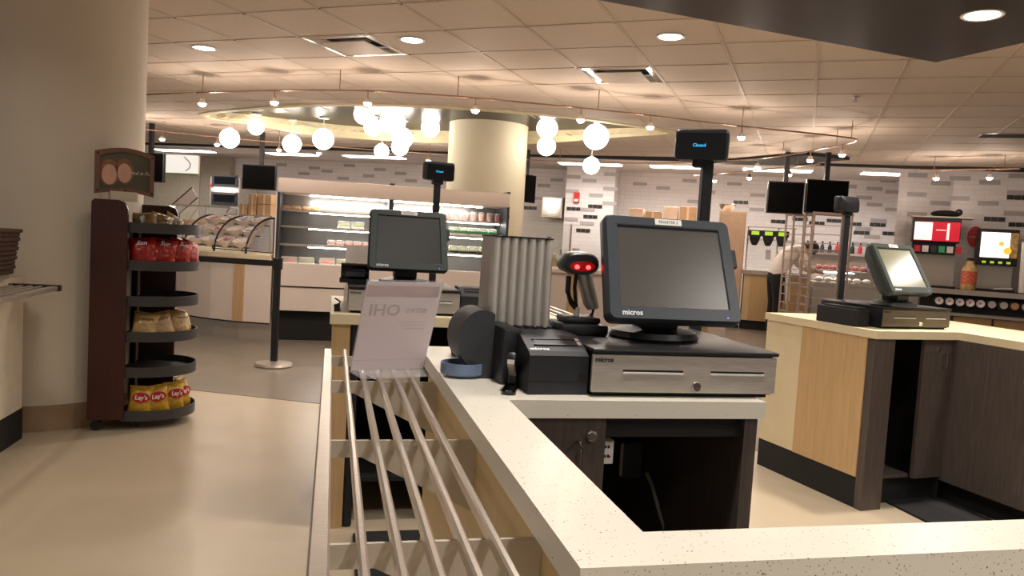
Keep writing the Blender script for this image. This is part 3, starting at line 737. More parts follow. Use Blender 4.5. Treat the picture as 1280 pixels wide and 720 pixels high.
def pole_display(label, loc, rz, ph, text_, head='charcoal', yawh=0, back=False, hx_=0):
    t = thing('pole_display', label, 'customer display', loc, rz)
    obj('foot', MB().box(-.05, .05, -.045, .045, 0, .022, bev=.006), 'black_plastic', t)
    obj('pole', MB().box(-.017, .017, -.012, .012, .02, ph, bev=.004), head if back else 'black_plastic', t)
    R = T(hx_, 0, ph) @ RZ(yawh)
    hd = loft([[tuple(R @ Vector((x, y_, z-.045+.03))) for x, z in rrect(w, h, .012, 4)] for w, h, y_ in ((.11, .06, .035), (.152, .088, .012), (.154, .090, -.03), (.150, .086, -.036))])
    h_ = obj('head', hd, head, t, True)
    obj('swivel', MB().box(-.025, .025, -.02, .02, -.035, -.01, R, bev=.004), 'black_plastic', t)
    obj('display_window', MB().add([tuple(R @ Vector((x, -.0365, z-.015))) for x, z in rrect(.142, .078, .006, 3)], [tuple(range(16))]), 'black_gloss', h_)
    text('display_text', text_, .0135, 'cyan_led', h_, R @ T(-.005, -.0368, .027) @ RX(90), ext=.0002)
    return t
D2 = (.817, 1.632, CT)
cash_drawer('brushed steel cash drawer with black lid under register 2', D2, 0)
terminal('slate grey touchscreen register labelled REGISTER 2 on steel cash drawer', (.82, 1.855, CT+DH), 0, 'REGISTER 2', 'blue_grey', 'screen_grey')
q = P(880, 262, y=2.13); pole_display('black pole customer display reading Closed behind register 2', (q.x, 2.13, CT), 0, P(878, 195, y=2.13).z-CT, 'Closed', 'black_plastic', -34, False, -.02)
D1 = (.305, 3.235, CT)
cash_drawer('steel cash drawer under the middle register with green-black bezel', D1, 0, 'steel_drawer')
terminal('green-black touchscreen register standing behind the white paper sign', (.32, 3.49, CT+DH), 3, 'REGISTER 1', 'charcoal_green', 'screen_dark', 16.5, -.135, .07)
q = P(545, 260, y=3.85); pole_display('dark brown pole customer display behind the middle register', (q.x, 3.85, CT), 0, P(548, 222, y=3.85).z-CT, 'Closed', 'charcoal', 14)
MD3 = MR @ Vector((.37, .10, 0))
cash_drawer('dim steel cash drawer on the birch and dark wood counter', (MD3.x, MD3.y, CT), RA, 'steel_dark_reflection')
MD3b = MR @ Vector((.36, .34, 0))
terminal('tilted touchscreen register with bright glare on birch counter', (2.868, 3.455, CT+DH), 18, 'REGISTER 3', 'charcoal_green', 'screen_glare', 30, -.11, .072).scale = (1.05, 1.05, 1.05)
q = P(1050, 372, y=3.88); pole_display('black pole customer display turned away beside the glaring register', (q.x, 3.88, CT), 0, P(1062, 262, y=3.88).z-CT, 'Closed', 'black_plastic', 196, True)
b3 = MR @ Vector((.04, .28, 0)); t = thing('junction_box', 'low black equipment box beside the glaring register cash drawer', 'box', (b3.x, b3.y, CT), RA)
obj('case', MB().box(-.02, .07, -.12, .16, .0, .09, bev=.006), 'black_matt', t); obj('cover', MB().box(-.01, .06, -.11, .12, .09, .098, bev=.003), 'black_matt', t)
# ================================================================== THINGS ON THE REGISTER COUNTER
def receipt_printer(label, loc, rz, w=.155, d=.19, h=.115, logo=True):
    t = thing('receipt_printer', label, 'printer', loc, rz)
    side = [(0, 0), (d, 0), (d, h*1.12), (d*.45, h*1.12), (.012, h*.88), (0, h*.80)]
    b = obj('body', MB().prism([(y, z) for y, z in side], -w/2, w/2, Matrix(((0, 0, 1, 0), (1, 0, 0, 0), (0, 1, 0, 0), (0, 0, 0, 1)))), 'printer_black', t)
    obj('base_seam', MB().box(-w/2-.001, w/2+.001, -.001, d-.002, h*.27, h*.28), 'letter_black', t)
    ang = math.degrees(math.atan2(h*.24, d*.45-.012)); Ms = T(0, .012, h*.88) @ RX(ang)
    obj('paper_slot', MB().box(-w*.33, w*.36, .03, .055, .0, .0012, Ms), 'letter_black', t)
    obj('slot_frame', MB().box(-w*.36, w*.39, .026, .030, 0, .003, Ms).box(-w*.36, w*.39, .055, .058, 0, .003, Ms), 'black_plastic', t)
    obj('buttons', MB().box(w*.40, w*.46, .03, .045, 0, .002, Ms).box(w*.40, w*.46, .05, .062, 0, .002, Ms), 'steel_dull', t)
    obj('switch', MB().box(w*.33, w*.44, -.001, 0, h*.33, h*.42), 'letter_black', t)
    if logo: text('brand_lettering', 'micros', .017, 'letter_white', t, Ms @ T(-w*.47, .008, .0008), align='LEFT', bold=.0004)
    return t
receipt_printer('black receipt printer with slanted lid beside the steel cash drawer', (.512, 1.655, CT), 2, .142, .2, .112)
# coin dispenser
cx, cy = .475, 1.985
t = thing('coin_dispenser', 'grey coin dispenser with fluted silver canister and blue cup', 'coin dispenser', (cx, cy, CT), 4)
zb = 1.032-CT; zt2 = 1.262-CT
prof = []
W2 = .088
def flutes(w, dep):
    pts = []; n = 7
    for k in range(n):
        for j in range(6):
            a = j/6; x = -w+2*w*(k+a)/n; y = -dep-.024*math.sin(PI*a)**.6
            pts.append((x, y))
    pts += [(w, -dep), (w+.004, dep*.6), (w-.02, dep), (-w+.02, dep), (-w-.004, dep*.6)]
    return pts
lo = [(x, y, zb) for x, y in flutes(W2*.97, .05)]; hi = [(x, y, zt2) for x, y in flutes(W2*.94, .05)]
obj('canister', loft([lo, hi]), 'canister', t, False)
obj('canister_rim', MB().tube([(x, y, zt2+.001) for x, y in flutes(W2*.94, .05)], .0022, 6, closed=True), 'black_plastic', t)
obj('housing', MB().prism([(-.10, -.06), (.10, -.06), (.105, .07), (-.10, .07)], .0, zb-.001), 'charcoal', t)
obj('front_block', MB().box(-.088, -.042, -.22, -.06, 0, .135, bev=.006), 'black_plastic', t, True)
obj('collar', loft([[(x, y, zb-.03) for x, y in flutes(W2*1.12, .058)], [(x, y, zb+.004) for x, y in flutes(W2*1.05, .056)]]), 'charcoal', t)
# rounded chute plate on its left
ch = [(-.118+.06*math.cos(rad(a)), .095+.075*math.sin(rad(a))) for a in range(60, 236, 8)]+[(-.14, .025), (-.14, 0), (-.088, 0), (-.088, .155)]
obj('chute_plate', MB().prism(ch, -.01, .12, T(0, -.02, 0) @ RX(90)), 'charcoal', t, True)
# blue cup
cup = []
for r, z in ((.0, .012), (.045, .012), (.05, .016), (.052, .036), (.056, .036), (.056, .010), (.048, .004), (0, .004)): cup.append((r, z))
obj('coin_cup', MB().lathe(cup, 30, T(-.155, -.105, 0), 1.0, .9).box(-.115, -.085, -.135, -.09, .006, .036, bev=.004), 'cup_blue', t, True)
# stapler
t = thing('stapler', 'small black desk stapler standing before the receipt printer', 'stapler', (.412, 1.70, CT), -18)
pl = [(x*.016, y) for x, y in ((-1, -.05), (-.7, -.058), (0, -.061), (.7, -.058), (1, -.05), (1, .055), (.6, .062), (-.6, .062), (-1, .055))]
obj('base', MB().prism(pl, 0, .007), 'black_gloss', t); obj('anvil', MB().box(-.007, .007, -.05, -.035, .007, .009), 'chrome', t)
Mt = T(0, .05, .02) @ RX(-28)
obj('magazine', MB().box(-.008, .008, -.1, .0, .0, .011, Mt), 'steel_dull', t); obj('arm', MB().box(-.011, .011, -.1, .008, .011, .03, Mt, bev=.005), 'black_plastic', t, True)
obj('hinge', MB().box(-.010, .010, .035, .058, .007, .035, bev=.003), 'black_plastic', t)
# card reader at the far end of the counter
t = thing('card_reader', 'small black card reader with white label behind the coin dispenser', 'card reader', (.405, 2.22, CT), -30)
Mc = RX(28)
obj('body', MB().box(-.035, .035, -.05, .06, .004, .05, Mc @ T(0, 0, .02), bev=.006), 'black_plastic', t, True); obj('foot', MB().box(-.035, .035, -.05, .05, 0, .02, bev=.004), 'black_plastic', t)
obj('label', MB().box(-.036, -.0352, -.045, .055, .03, .052, Mc @ T(0, 0, .02)).box(-.033, .033, -.045, .05, .0502, .051, Mc @ T(0, 0, .02)), 'white_plastic', t)
# barcode scanner
ys = 1.90
hq = P(722, 331, y=ys); bq = P(722, 405, y=ys)
t = thing('barcode_scanner', 'black barcode scanner with two red lights on a gooseneck stand', 'scanner', (hq.x, ys, CT+DH))
dz = hq.z-(CT+DH)
obj('stand_base', MB().box(-.05, .075, -.06, .075, 0, .028, bev=.006).box(-.035, .06, -.04, .05, .028, .045, bev=.006), 'black_plastic', t, True)
obj('post', MB().cyl(.008, .008, .045, dz-.11, 12, T(0.005, 0, 0)), 'steel_dull', t)
obj('cradle', MB().tube([(.005, 0, dz-.115), (-.010, 0, dz-.10), (-.022, 0, dz-.07), (-.022, 0, dz-.03)], .007, 8).tube([(.005, 0, dz-.115), (.0, .0, dz-.09), (-.004, 0, dz-.06), (-.002, 0, dz-.02)], .005, 8), 'black_plastic', t, True)
Mh = T(0.012, .01, dz-.015) @ RY(-13)
obj('handle', loft([[tuple(Mh @ Vector((x*sx+dx, y*sy, z))) for x, y in [(math.cos(2*PI*k/12), math.sin(2*PI*k/12)) for k in range(12)]] for sx, sy, dx, z in ((.016, .02, .018, -.105), (.02, .022, .014, -.09), (.021, .022, .010, -.04), (.022, .024, .005, 0))]), 'steel_dull', t, True)
hd = [[tuple(Vector((x*w, y_, z*h_+dz+.004))) for x, z in [(math.copysign(abs(math.cos(2*PI*k/20))**.7, math.cos(2*PI*k/20)), math.copysign(abs(math.sin(2*PI*k/20))**.8, math.sin(2*PI*k/20))) for k in range(20)]] for w, h_, y_ in ((.030, .018, .075), (.043, .026, .05), (.047, .029, .0), (.046, .028, -.035), (.041, .024, -.043))]
hh_ = obj('head', loft(hd), 'black_plastic', t, True)
obj('top_cap', MB().sphere(.03, T(.006, .02, dz+.022), 16, 8, 1.3, 1.3, .45), 'white_plastic', t, True)
obj('window', MB().add([(x*.034, -.0436, z*.013+dz-.002) for x, z in [(math.cos(2*PI*k/20), math.sin(2*PI*k/20)) for k in range(20)]], [tuple(range(20))]), 'red_window', hh_)
for sx in (-1, 1): obj('red_light', MB().sphere(.0055, T(sx*.015, -.044, dz-.004), 10, 6, 1.2, .4, 1), 'red_led', hh_, True)
obj('cable', MB().tube([tuple(Mh @ Vector((.02, 0, -.105))), (.047, .0, dz-.14), (.05, .01, .05), (.05, .02, .04)], .0035, 6), 'black_plastic', t)
rl = bpy.data.lights.new('scanner_light', 'SPOT'); rl.energy = 2.2; rl.color = (1, .05, .03); rl.spot_size = rad(26); rl.spot_blend = .9; rl.shadow_soft_size = .004
ro = bpy.data.objects.new('scanner_light', rl); COL.objects.link(ro); ro.location = (hq.x, ys-.055, hq.z)
ro.rotation_euler = (Vector((.33, 1.22, CT))-ro.location).to_track_quat('-Z', 'Y').to_euler()
# acrylic sign holder with paper, leaning
a, b = Vector((.061, 2.135, 0)), Vector((.264, 2.192, 0)); dx = (b-a).normalized(); yaw = math.degrees(math.atan2(dx.y, dx.x))
t = thing('sign_holder', 'clear acrylic sign holder with white paper seen from behind on tray slide', 'sign', (a.x, a.y, zt_+.001), yaw)
wS, hS, lean = .214, .284, 24
Ml = RX(lean)   # leans towards -y
obj('back_sheet', MB().box(-.003, wS+.003, 0, .002, .0, hS+.004, Ml), 'acrylic', t)
obj('paper_sheet', MB().box(0, wS, -.0012, -.0004, .004, hS, Ml), 'sign_paper', t)
obj('foot_sheet', MB().box(-.003, wS+.012, -.11, 0, 0, .002), 'acrylic', t)
pp = [c for c in t.children if c.name.startswith('paper_sheet')][0]
Mt = Ml @ T(wS/2, -.0014, 0) @ RX(90)
Mm = Matrix.Scale(-1, 4, (1, 0, 0))
text('heading_lettering', 'OHI', .05, 'print_faint', pp, Mt @ T(-.045, hS*.69, 0) @ Mm, ext=.0001, bold=.001)
text('small_lettering', 'BISTRO', .019, 'print_faint', pp, Mt @ T(.045, hS*.69, 0) @ Mm, ext=.0001, bold=.0004)
obj('header_band', MB().box(-.105, .1, hS*.84, hS*.96, 0, .0001, Mt), 'print_pink', pp)
for k in range(3): obj('text_line', MB().box(.0+.01*k, .08, hS*(.56-.035*k), hS*(.565-.035*k), 0, .0001, Mt), 'print_faint', pp)
obj('crease', MB().box(-.104, .104, hS*.13, hS*.134, 0, .0001, Mt), 'print_faint', pp)

# ---- around the middle register
a, b = P(433, 306, y=3.75), P(461, 345, y=3.75)
t = thing('menu_stand', 'small pinkish white card stand beside the middle register', 'sign', ((a.x+b.x)/2, 3.75, CT))
obj('card', MB().box(-.058, .058, 0, .004, .004, a.z-CT), 'pink_laminate', t); obj('foot', MB().box(-.058, .058, -.02, .05, 0, .004), 'acrylic', t)
q = P(446, 352, y=3.45); t = thing('card_reader', 'rounded black card reader on the middle register cash drawer', 'card reader', (q.x, 3.45, CT+DH))
obj('body', MB().tube([(-.07, 0, .045), (.05, 0, .045)], .042, 16), 'black_gloss', t, True); obj('foot', MB().box(-.075, .055, -.03, .05, 0, .02), 'black_plastic', t)
obj('keypad', MB().box(-.05, .03, -.046, -.04, .03, .05), 'charcoal', t)
q = P(420, 372, y=3.26); t = thing('cable_bundle', 'tangle of black cables at the middle register counter edge', 'cable', (.028, 3.3, CT))
obj('coil', MB().tube([(.0+.012*math.cos(a*1.1), .02*math.sin(a), .004+.012*a/2) for a in range(9)], .004, 6), 'black_plastic', t); obj('plug', MB().box(-.012, .012, -.01, .01, 0, .03), 'black_plastic', t)
receipt_printer('black receipt printer to the right of the middle register', (.63, 3.3, CT), 0, .15, .2, .105, False)

# ================================================================== SNACK RACK
n0, n1 = P(108, 525, z=.07), P(153, 525, z=.07)
rk = thing('snack_rack', 'dark red wood snack rack with rounded grey shelves and framed sign', 'rack', (n0.x, n0.y, 0), math.degrees(math.atan2((n1-n0).y, (n1-n0).x)))
pw = (n1-n0).length
def panel(w, h, r=.05):
    return [(0, .07), (w, .07), (w, h-r), (w-r*.3, h-r*.3), (w-r, h), (r*.3, h), (0, h-r*.3)]
obj('side_panel', MB().prism(panel(pw, 1.345), 0, .03, RX(90) @ T(0, 0, -.03)), 'red_wood', rk)
obj('side_panel', MB().prism(panel(pw+.17, 1.335), 0, .03, T(0, .56, 0) @ RX(90) @ T(0, 0, -.03)), 'red_wood', rk)
obj('back_board', MB().box(.012, .024, .03, .56, .08, 1.3), 'black_matt', rk)
obj('spine', MB().box(.03, pw*.85, .40, .42, .08, 1.28), 'black_matt', rk)
def shelf_outline(n=18, bulge=.36):
    x0 = pw+.004
    pts = []
    for k in range(n+1):
        a = -PI/2+PI*k/n; pts.append((pw*.9+bulge*max(0, math.cos(a))**.75, .295+.262*math.sin(a)))
    return pts
SHZ = [1.175, .955, .745, .535, .325, .065]
for z in SHZ:
    so_ = shelf_outline(); pan = [(.03, .033), (.03, .557)]
    obj('shelf', MB().prism([(.03, .034)]+so_+[(.03, .556)], z, z+.008), 'black_matt', rk)
    vs_ = []; fs = []
    for x, y in so_: 
        d = Vector((x-.1, y-.295, 0)).normalized()*.006
        vs_ += [(x, y, z-.012), (x+d.x, y+d.y, z-.012), (x+d.x, y+d.y, z+.048), (x, y, z+.048)]
    for k in range(len(so_)-1):
        for q in range(4): fs.append((4*k+q, 4*k+4+q, 4*k+4+(q+1) % 4, 4*k+(q+1) % 4))
    obj('shelf_rim', MB().add(vs_, fs), 'shelf_grey', rk, True)
for x, y in ((.04, .04), (pw+.05, .12), (.04, .52), (pw+.22, .32)):
    obj('caster', MB().cyl(.03, .03, -.012, .012, 14, T(x, y, .03) @ RX(90)).box(x-.012, x+.012, y-.018, y+.018, .04, .07), 'black_plastic', rk)
# framed sign on top
sg = thing('header_sign', 'arched brown framed picture sign on top of the snack rack', 'sign', tuple(rk.matrix_basis @ Vector((.0, .06, 1.346))), math.degrees(rk.rotation_euler[2])+24)
a, b = P(117, 250, y=n0.y+.12), P(190, 250, y=n0.y+.12); sw = (b-a).length; sh = .245
def arch(w, h, r, z0=0, n=12):
    pts = []
    for k in range(n+1):
        x = r+(w-2*r)*k/n; pts.append((x, h+.03*math.sin(PI*k/n)-r))
    return [(r, z0+r+.0)]+[(r+(w-2*r)*k/n, z0+r+.02*math.sin(PI*k/n)) for k in range(1, n)]+[(w-r, z0+r)]+pts[::-1]
MS = T(0, 0, .03) @ RX(90)
fr_o = arch(sw, sh, 0); fr_i = arch(sw, sh, .024)
vs_ = [(x, y, 0) for x, y in fr_o]+[(x, y, 0) for x, y in fr_i]+[(x, y, -.03) for x, y in fr_o]+[(x, y, -.03) for x, y in fr_i]; n = len(fr_o); fs = []
for i in range(n):
    j = (i+1) % n; fs += [(i, j, n+j, n+i), (2*n+i, 3*n+i, 3*n+j, 2*n+j), (i, 2*n+i, 2*n+j, j), (n+i, n+j, 3*n+j, 3*n+i)]
obj('frame', MB().add(vs_, fs, MS), 'sign_frame', sg)
pc = obj('picture', MB().prism(arch(sw, sh, .022), -.016, -.012, MS), 'sign_dark', sg)
for cx_, cz_, r_ in ((.075, .115, .046), (.155, .13, .044)):
    obj('hair_print', MB().cyl(r_*1.15, r_*1.15, -.0118, -.0112, 20, MS @ T(cx_, cz_+.012, 0), sy=1.45), 'hair_print', pc)
    obj('face_print', MB().cyl(r_*.85, r_*.85, -.0111, -.0106, 20, MS @ T(cx_, cz_, 0), sy=1.5), 'skin_print', pc)
text('sign_lettering', 'Good is Fun', .03, 'letter_white', pc, MS @ T(sw*.74, sh*.55, -.011), ext=.0002, shear=.25)
for x, z in ((.012, .02), (sw-.012, .02), (.012, sh-.012), (sw-.012, sh-.012), (sw/2, .03)): obj('screw', MB().cyl(.006, .006, 0, .002, 10, MS @ T(x, z, 0)), 'black_plastic', sg)
obj('foot', MB().box(sw*.25, sw*.7, -.03, .05, -.005, .05), 'wall_cream', sg)
# bags
def bag_mesh(w, h, d):
    m = MB(); nx, nz = 8, 10; vs_ = []; fs = []
    for side in (-1, 1):
        for k in range(nz+1):
            for i in range(nx+1):
                x = i/nx*2-1; z = k/nz*2-1
                t_ = max(0, 1-abs(x)**2.6)*max(0, 1-abs(z)**3.2)
                wr = .12*math.sin(9*x+5*z)*t_ + .1*math.sin(13*z-4*x)*t_
                ww = w/2*(1-.06*math.cos(z*PI/2)**2)
                vs_.append((x*ww, side*d/2*(t_**.6)*(1+wr), (z+1)*h/2))
    n1_ = (nx+1)*(nz+1)
    for s_ in (0, 1):
        for k in range(nz):
            for i in range(nx):
                a = s_*n1_+k*(nx+1)+i; fs.append((a, a+1, a+nx+2, a+nx+1))
    m.add(vs_, fs); return m
protos = {}
def bag(kind, label, lx, ly, lz, w, h, d, lean, yawb, roll=0):
    wp_ = rk.matrix_basis @ Vector((lx, ly, lz))
    t = thing('snack_bag', label, 'snack bag', wp_, 0, {'bag_red': 'red bags on the snack rack', 'bag_yellow': 'yellow bags on the bottom rack shelf', 'bag_tan': 'beige bags on the snack rack', 'bag_gold': 'gold bags on the top rack shelf'}[kind])
    t.rotation_euler = (rad(-lean), rad(roll), rad(yawb))
    if kind not in protos:
        b = bmesh.new(); mm = bag_mesh(1, 1, 1); protos[kind] = mm
    mm = protos[kind]; sc = Matrix.Diagonal((w, d, h, 1))
    obj('pouch', MB().add(mm.v, mm.f, sc), kind, t, True)
    obj('crimp', MB().box(-w*.5, w*.5, -.002, .002, h*.97, h*1.03), kind, t)
    Mf = T(0, -d*.52, h*.62) @ RX(90)
    if kind == 'bag_yellow':
        lg = obj('logo_badge', MB().cyl(.042, .042, -.012, .001, 20, Mf, sx=1.15, sy=.7), 'logo_red', t)
        text('brand_lettering', "Lay's", .036, 'letter_white', lg, Mf @ T(0, 0, .0015), ext=.0003, bold=.0008, shear=.1)
    elif kind == 'bag_red':
        text('brand_lettering', 'Sun', .038, 'letter_white', t, Mf @ T(0, .03, .001), ext=.0003, shear=.2, bold=.0006)
    elif kind == 'bag_tan':
        text('brand_lettering', 'popcorn', .026, 'letter_black', t, Mf @ T(0, .01, .001), ext=.0003)
    return t
X0 = pw+.05
yl = " yellow Lay's crisp bag from the near side panel, bottom rack shelf"
for k, (x, y, yw, r) in enumerate(((X0+.02, .085, 10, 5), (X0+.12, .13, 25, -6), (X0+.19, .21, 40, 4), (X0+.23, .30, 62, -4), (X0+.20, .41, 85, 6))):
    bag('bag_yellow', ORD[k]+yl, x, y, SHZ[5]+.012, .135, .17, .07, 10, yw, r)
for k, (x, y, yw, r) in enumerate(((X0+.03, .09, 10, 8), (X0+.13, .15, 25, -10), (X0+.21, .24, 45, 6), (X0+.22, .36, 70, 14))):
    bag('bag_tan', ORD[k]+' beige popcorn bag from the near side panel of the snack rack', x, y, SHZ[3]+.012, .14, .15, .065, 24, yw, r)
for k, (x, y, yw, r) in enumerate(((X0+.02, .085, 8, -4), (X0+.11, .13, 20, 8), (X0+.19, .21, 38, 14), (X0+.24, .30, 58, 18), (X0+.20, .41, 82, 8))):
    bag('bag_red', ORD[k]+' shiny red crisp bag from the near side panel of the snack rack', x, y, SHZ[1]+.012, .15, .165, .07, 14, yw, r)
for k, (x, y, yw, r) in enumerate(((X0+.03, .11, 10, -8), (X0+.10, .15, 30, 14), (X0+.15, .24, 45, 26))):
    bag('bag_gold', ORD[k]+' dark gold snack bag from the near side panel, top rack shelf', x, y, SHZ[0]+.012, .13, .1, .06, 22, yw, r)

# ================================================================== STANCHION
sp = P(342, 458, z=.0); pz = .96
t = thing('belt_stanchion', 'black belt stanchion post with steel base and belt pulled left', 'stanchion', (sp.x, sp.y, .004))
obj('base', MB().lathe([(0, 0), (.16, 0), (.165, .012), (.155, .03), (.06, .045), (0, .05)], 36), 'steel', t, True)
obj('post', MB().cyl(.032, .032, .04, pz-.1, 20), 'black_plastic', t, True); obj('head', MB().cyl(.045, .045, pz-.1, pz, 20), 'black_plastic', t, True)
e = P(160, 318, y=8.1); ev = e-Vector((sp.x, sp.y, .004))
obj('belt', MB().add([(-.04, 0, pz-.075), (-.04, 0, pz-.025), (ev.x, ev.y, ev.z+.025), (ev.x, ev.y, ev.z-.025), (-.04, .003, pz-.075), (-.04, .003, pz-.025), (ev.x, ev.y+.003, ev.z+.025), (ev.x, ev.y+.003, ev.z-.025)], [(0, 1, 2, 3), (7, 6, 5, 4), (1, 5, 6, 2), (0, 3, 7, 4), (0, 4, 5, 1), (3, 2, 6, 7)]), 'black_matt', t)
sp2 = Vector((e.x-.04, e.y, .004)); t2 = thing('belt_stanchion', 'black belt stanchion post hidden behind the snack rack', 'stanchion', sp2)
obj('base', MB().lathe([(0, 0), (.16, 0), (.165, .012), (.155, .03), (.06, .045), (0, .05)], 36), 'steel', t2, True); obj('post', MB().cyl(.032, .032, .04, pz, 20), 'black_plastic', t2, True)
# ================================================================== OPEN FRIDGE
FY = 8.6; fx0, fx1, fxm = -.60, 1.95, .61
fg = thing('open_fridge', 'wide open-front fridge with lit shelves beside the deli counter', 'fridge', (0, FY, .003))
obj('canopy', MB().box(fx0, fx1, -.02, .6, 1.60, 1.76, bev=.02), 'pink_laminate', fg, True)
obj('back', MB().box(fx0, fx1, .66, .70, .3, 1.74), 'fridge_liner', fg)
for x0, x1 in ((fx0, fx0+.03), (fxm-.025, fxm+.025), (fx1-.03, fx1)): obj('side_wall', MB().box(x0, x1, 0, .66, .33, 1.78 if x0 > fx0 else 1.62, bev=.004, seg=1), 'charcoal', fg)
obj('end_trim', MB().box(fx0-.012, fx0, -.01, .66, .33, 1.6), 'pink_laminate', fg)
obj('lower_front', MB().box(fx0, fx1, -.02, .01, .60, .85, bev=.006), 'pink_laminate', fg); obj('lower_front', MB().box(fx0, fx1, 0, .03, .33, .585, bev=.006), 'pink_laminate', fg)
obj('base', MB().box(fx0+.03, fx1-.03, .08, .6, 0, .33), 'black_matt', fg)
obj('deck', MB().box(fx0+.03, fx1-.03, .01, .66, .80, .83), 'steel_dull', fg)
SZ = (1.05, 1.25, 1.43); 
for x0, x1 in ((fx0+.03, fxm-.025), (fxm+.025, fx1-.03)):
    for k, z in enumerate(SZ):
        sh = obj('shelf', MB().box(x0, x1, .16+.05*k, .66, z-.02, z), 'steel_dull', fg)
        obj('light_strip', MB().box(x0+.3*(x0 < 0), x1-.02, .20+.05*k, .23+.05*k, z-.032, z-.021), 'led_strip', sh)
    obj('light_strip', MB().box(x0+.3*(x0 < 0), x1-.25*(x0 > 0), .2, .24, 1.585, 1.597), 'led_strip', fg)
    obj('light_strip', MB().box(x0+.3*(x0 < 0), x1-.35*(x0 > 0), .63, .655, 1.50, 1.53), 'led_strip', fg)
def food_box(label, grp, loc, w, d, h, base, filling, band=None):
    t = thing('food_container', label, 'food container', loc, random.uniform(-6, 6), grp)
    obj('tray', MB().box(-w/2, w/2, -d/2, d/2, 0, h*.3, bev=.006, seg=1), base, t); obj('filling', MB().sphere(1, T(0, 0, h*.3), 14, 8, w*.42, d*.42, h*.5), filling, t, True)
    obj('lid', MB().box(-w/2, w/2, -d/2, d/2, h*.31, h, bev=.015), 'clear_lid', t)
    if band: obj('band', MB().box(-w/2-.002, w/2+.002, -d/2-.002, d/2+.002, h*.42, h*.62), band, t)
    return t
random.seed(3)
for k, (px, f) in enumerate(((362, 'food_red'), (383, 'food_green'), (409, 'food_red'), (430, 'food_green'), (452, 'food_red'), (470, 'food_green'))):
    q = P(px, 325, y=FY+.12); food_box(ORD[k]+' clear lidded salad box from the deli counter on the fridge deck', 'salad boxes on the fridge deck', (q.x, FY+.13, .834), .17, .17, .085, 'white_plastic', f)
for px in (430, 447): q = P(px, 282, y=FY+.35); food_box(('first', 'second')[px > 440]+' lidded salad box from the deli counter on middle fridge shelf', 'salad boxes on the middle fridge shelf', (q.x, FY+.36, SZ[1]+.001), .14, .16, .09, 'white_plastic', 'food_green')
for px in (357, 370, 384, 394): q = P(px, 262, y=FY+.4); tag(obj('wrapped_sandwich', MB().box(-.055, .055, -.09, .09, 0, .045, bev=.02), 'food_bread'), 'wrapped pale bread roll on the top shelf of the open fridge', 'sandwich', 'bread on the fridge top shelf').location = (q.x, FY+.4, SZ[2]+.001)
for k in range(8):
    q = P(560+k*10.4, 273, y=FY+.36)
    t = thing('fruit_cup', ORD[k]+' clear cup of orange-red fruit from the fridge centre post', 'fruit cup', (q.x, FY+.36, SZ[2]+.001), 0, 'fruit cups in the fridge')
    obj('fruit', MB().cyl(.030, .037, .002, .075, 14), 'food_red', t, True); obj('cup', MB().lathe([(0, 0), (.032, 0), (.042, .085), (.045, .087), (.03, .11), (0, .115)], 14), 'clear_lid', t, True)
for k in range(5):
    q = P(566+k*12, 300, y=FY+.3); food_box(ORD[k]+' white green-banded salad box from the fridge centre post', 'green banded boxes in the fridge', (q.x, FY+.31, SZ[1]+.001), .10, .14, .10, 'white_plastic', 'food_bread', 'green_box')
for k in range(4):
    q = P(566+k*12, 318, y=FY+.26); food_box(ORD[k]+' black salad tray from the fridge centre post', 'black trays in the fridge', (q.x, FY+.26, SZ[0]+.001), .10, .14, .085, 'black_plastic', 'food_green')
for k in range(5):
    q = P(414+k*11, 300, y=FY+.3); food_box(ORD[k]+' small clear food box along the low fridge shelf near register', 'green boxes on the low fridge shelf', (q.x, FY+.3, SZ[0]+.001), .09, .13, .07, 'steel_dull', 'food_pink')

# ================================================================== LEFT DELI COUNTER
front = [(-4.2, 11.6), (-3.2, 10.85), (-2.5, 10.1), (-2.0, 9.5), (-1.6, 9.02), (-1.3, 8.75), (-.99, 8.56), (-.64, 8.45)]
def inset(pts, d):
    out = []
    for i, p in enumerate(pts):
        a = Vector(pts[max(0, i-1)]); b = Vector(pts[min(len(pts)-1, i+1)]); t_ = (b-a).normalized(); nn = Vector((-t_.y, t_.x))
        if nn.y < 0: nn = -nn
        out.append((p[0]+nn.x*d, p[1]+nn.y*d))
    return out
t = thing('deli_counter', 'curved pink-white deli counter with steel kick plate left of the open fridge', 'counter', (0, 0, .003))
back = [(-.64, 9.5), (-2.6, 11.6)]
obj('body', MB().prism(inset(front, .05)+back, .19, .875), 'pink_laminate', t); obj('worktop', MB().prism(front+back, .876, .92), 'cream_laminate', t); obj('kick_plate', MB().prism(inset(front, .10)+back, 0, .189), 'steel', t)
obj('shadow_gap', MB().prism(inset(front, .048)+back, .185, .2), 'black_matt', t)
a, b = P(293, 380, y=8.62), P(309, 380, y=8.58)
f2 = inset(front, .03); s0, s1 = Vector(f2[-2]), Vector(f2[-1]); 
def on_front(px):
    best = None
    for i in range(len(f2)-1):
        a = Vector((*f2[i], 0)); b = Vector((*f2[i+1], 0)); d = b-a; r = ray(px, 360); r.z = 0; nn = Vector((-d.y, d.x, 0)); tt = a.dot(nn)/r.dot(nn); q = r*tt; u_ = (q-a).dot(d)/d.dot(d)
        if -.01 <= u_ <= 1.01: best = q
    return best
a, b = on_front(291), on_front(304)
if a and b: obj('birch_strip', MB().prism([tuple(a.xy), tuple(b.xy), (b.x+.02, b.y+.06), (a.x+.02, a.y+.06)], .2, .872), 'birch', t)
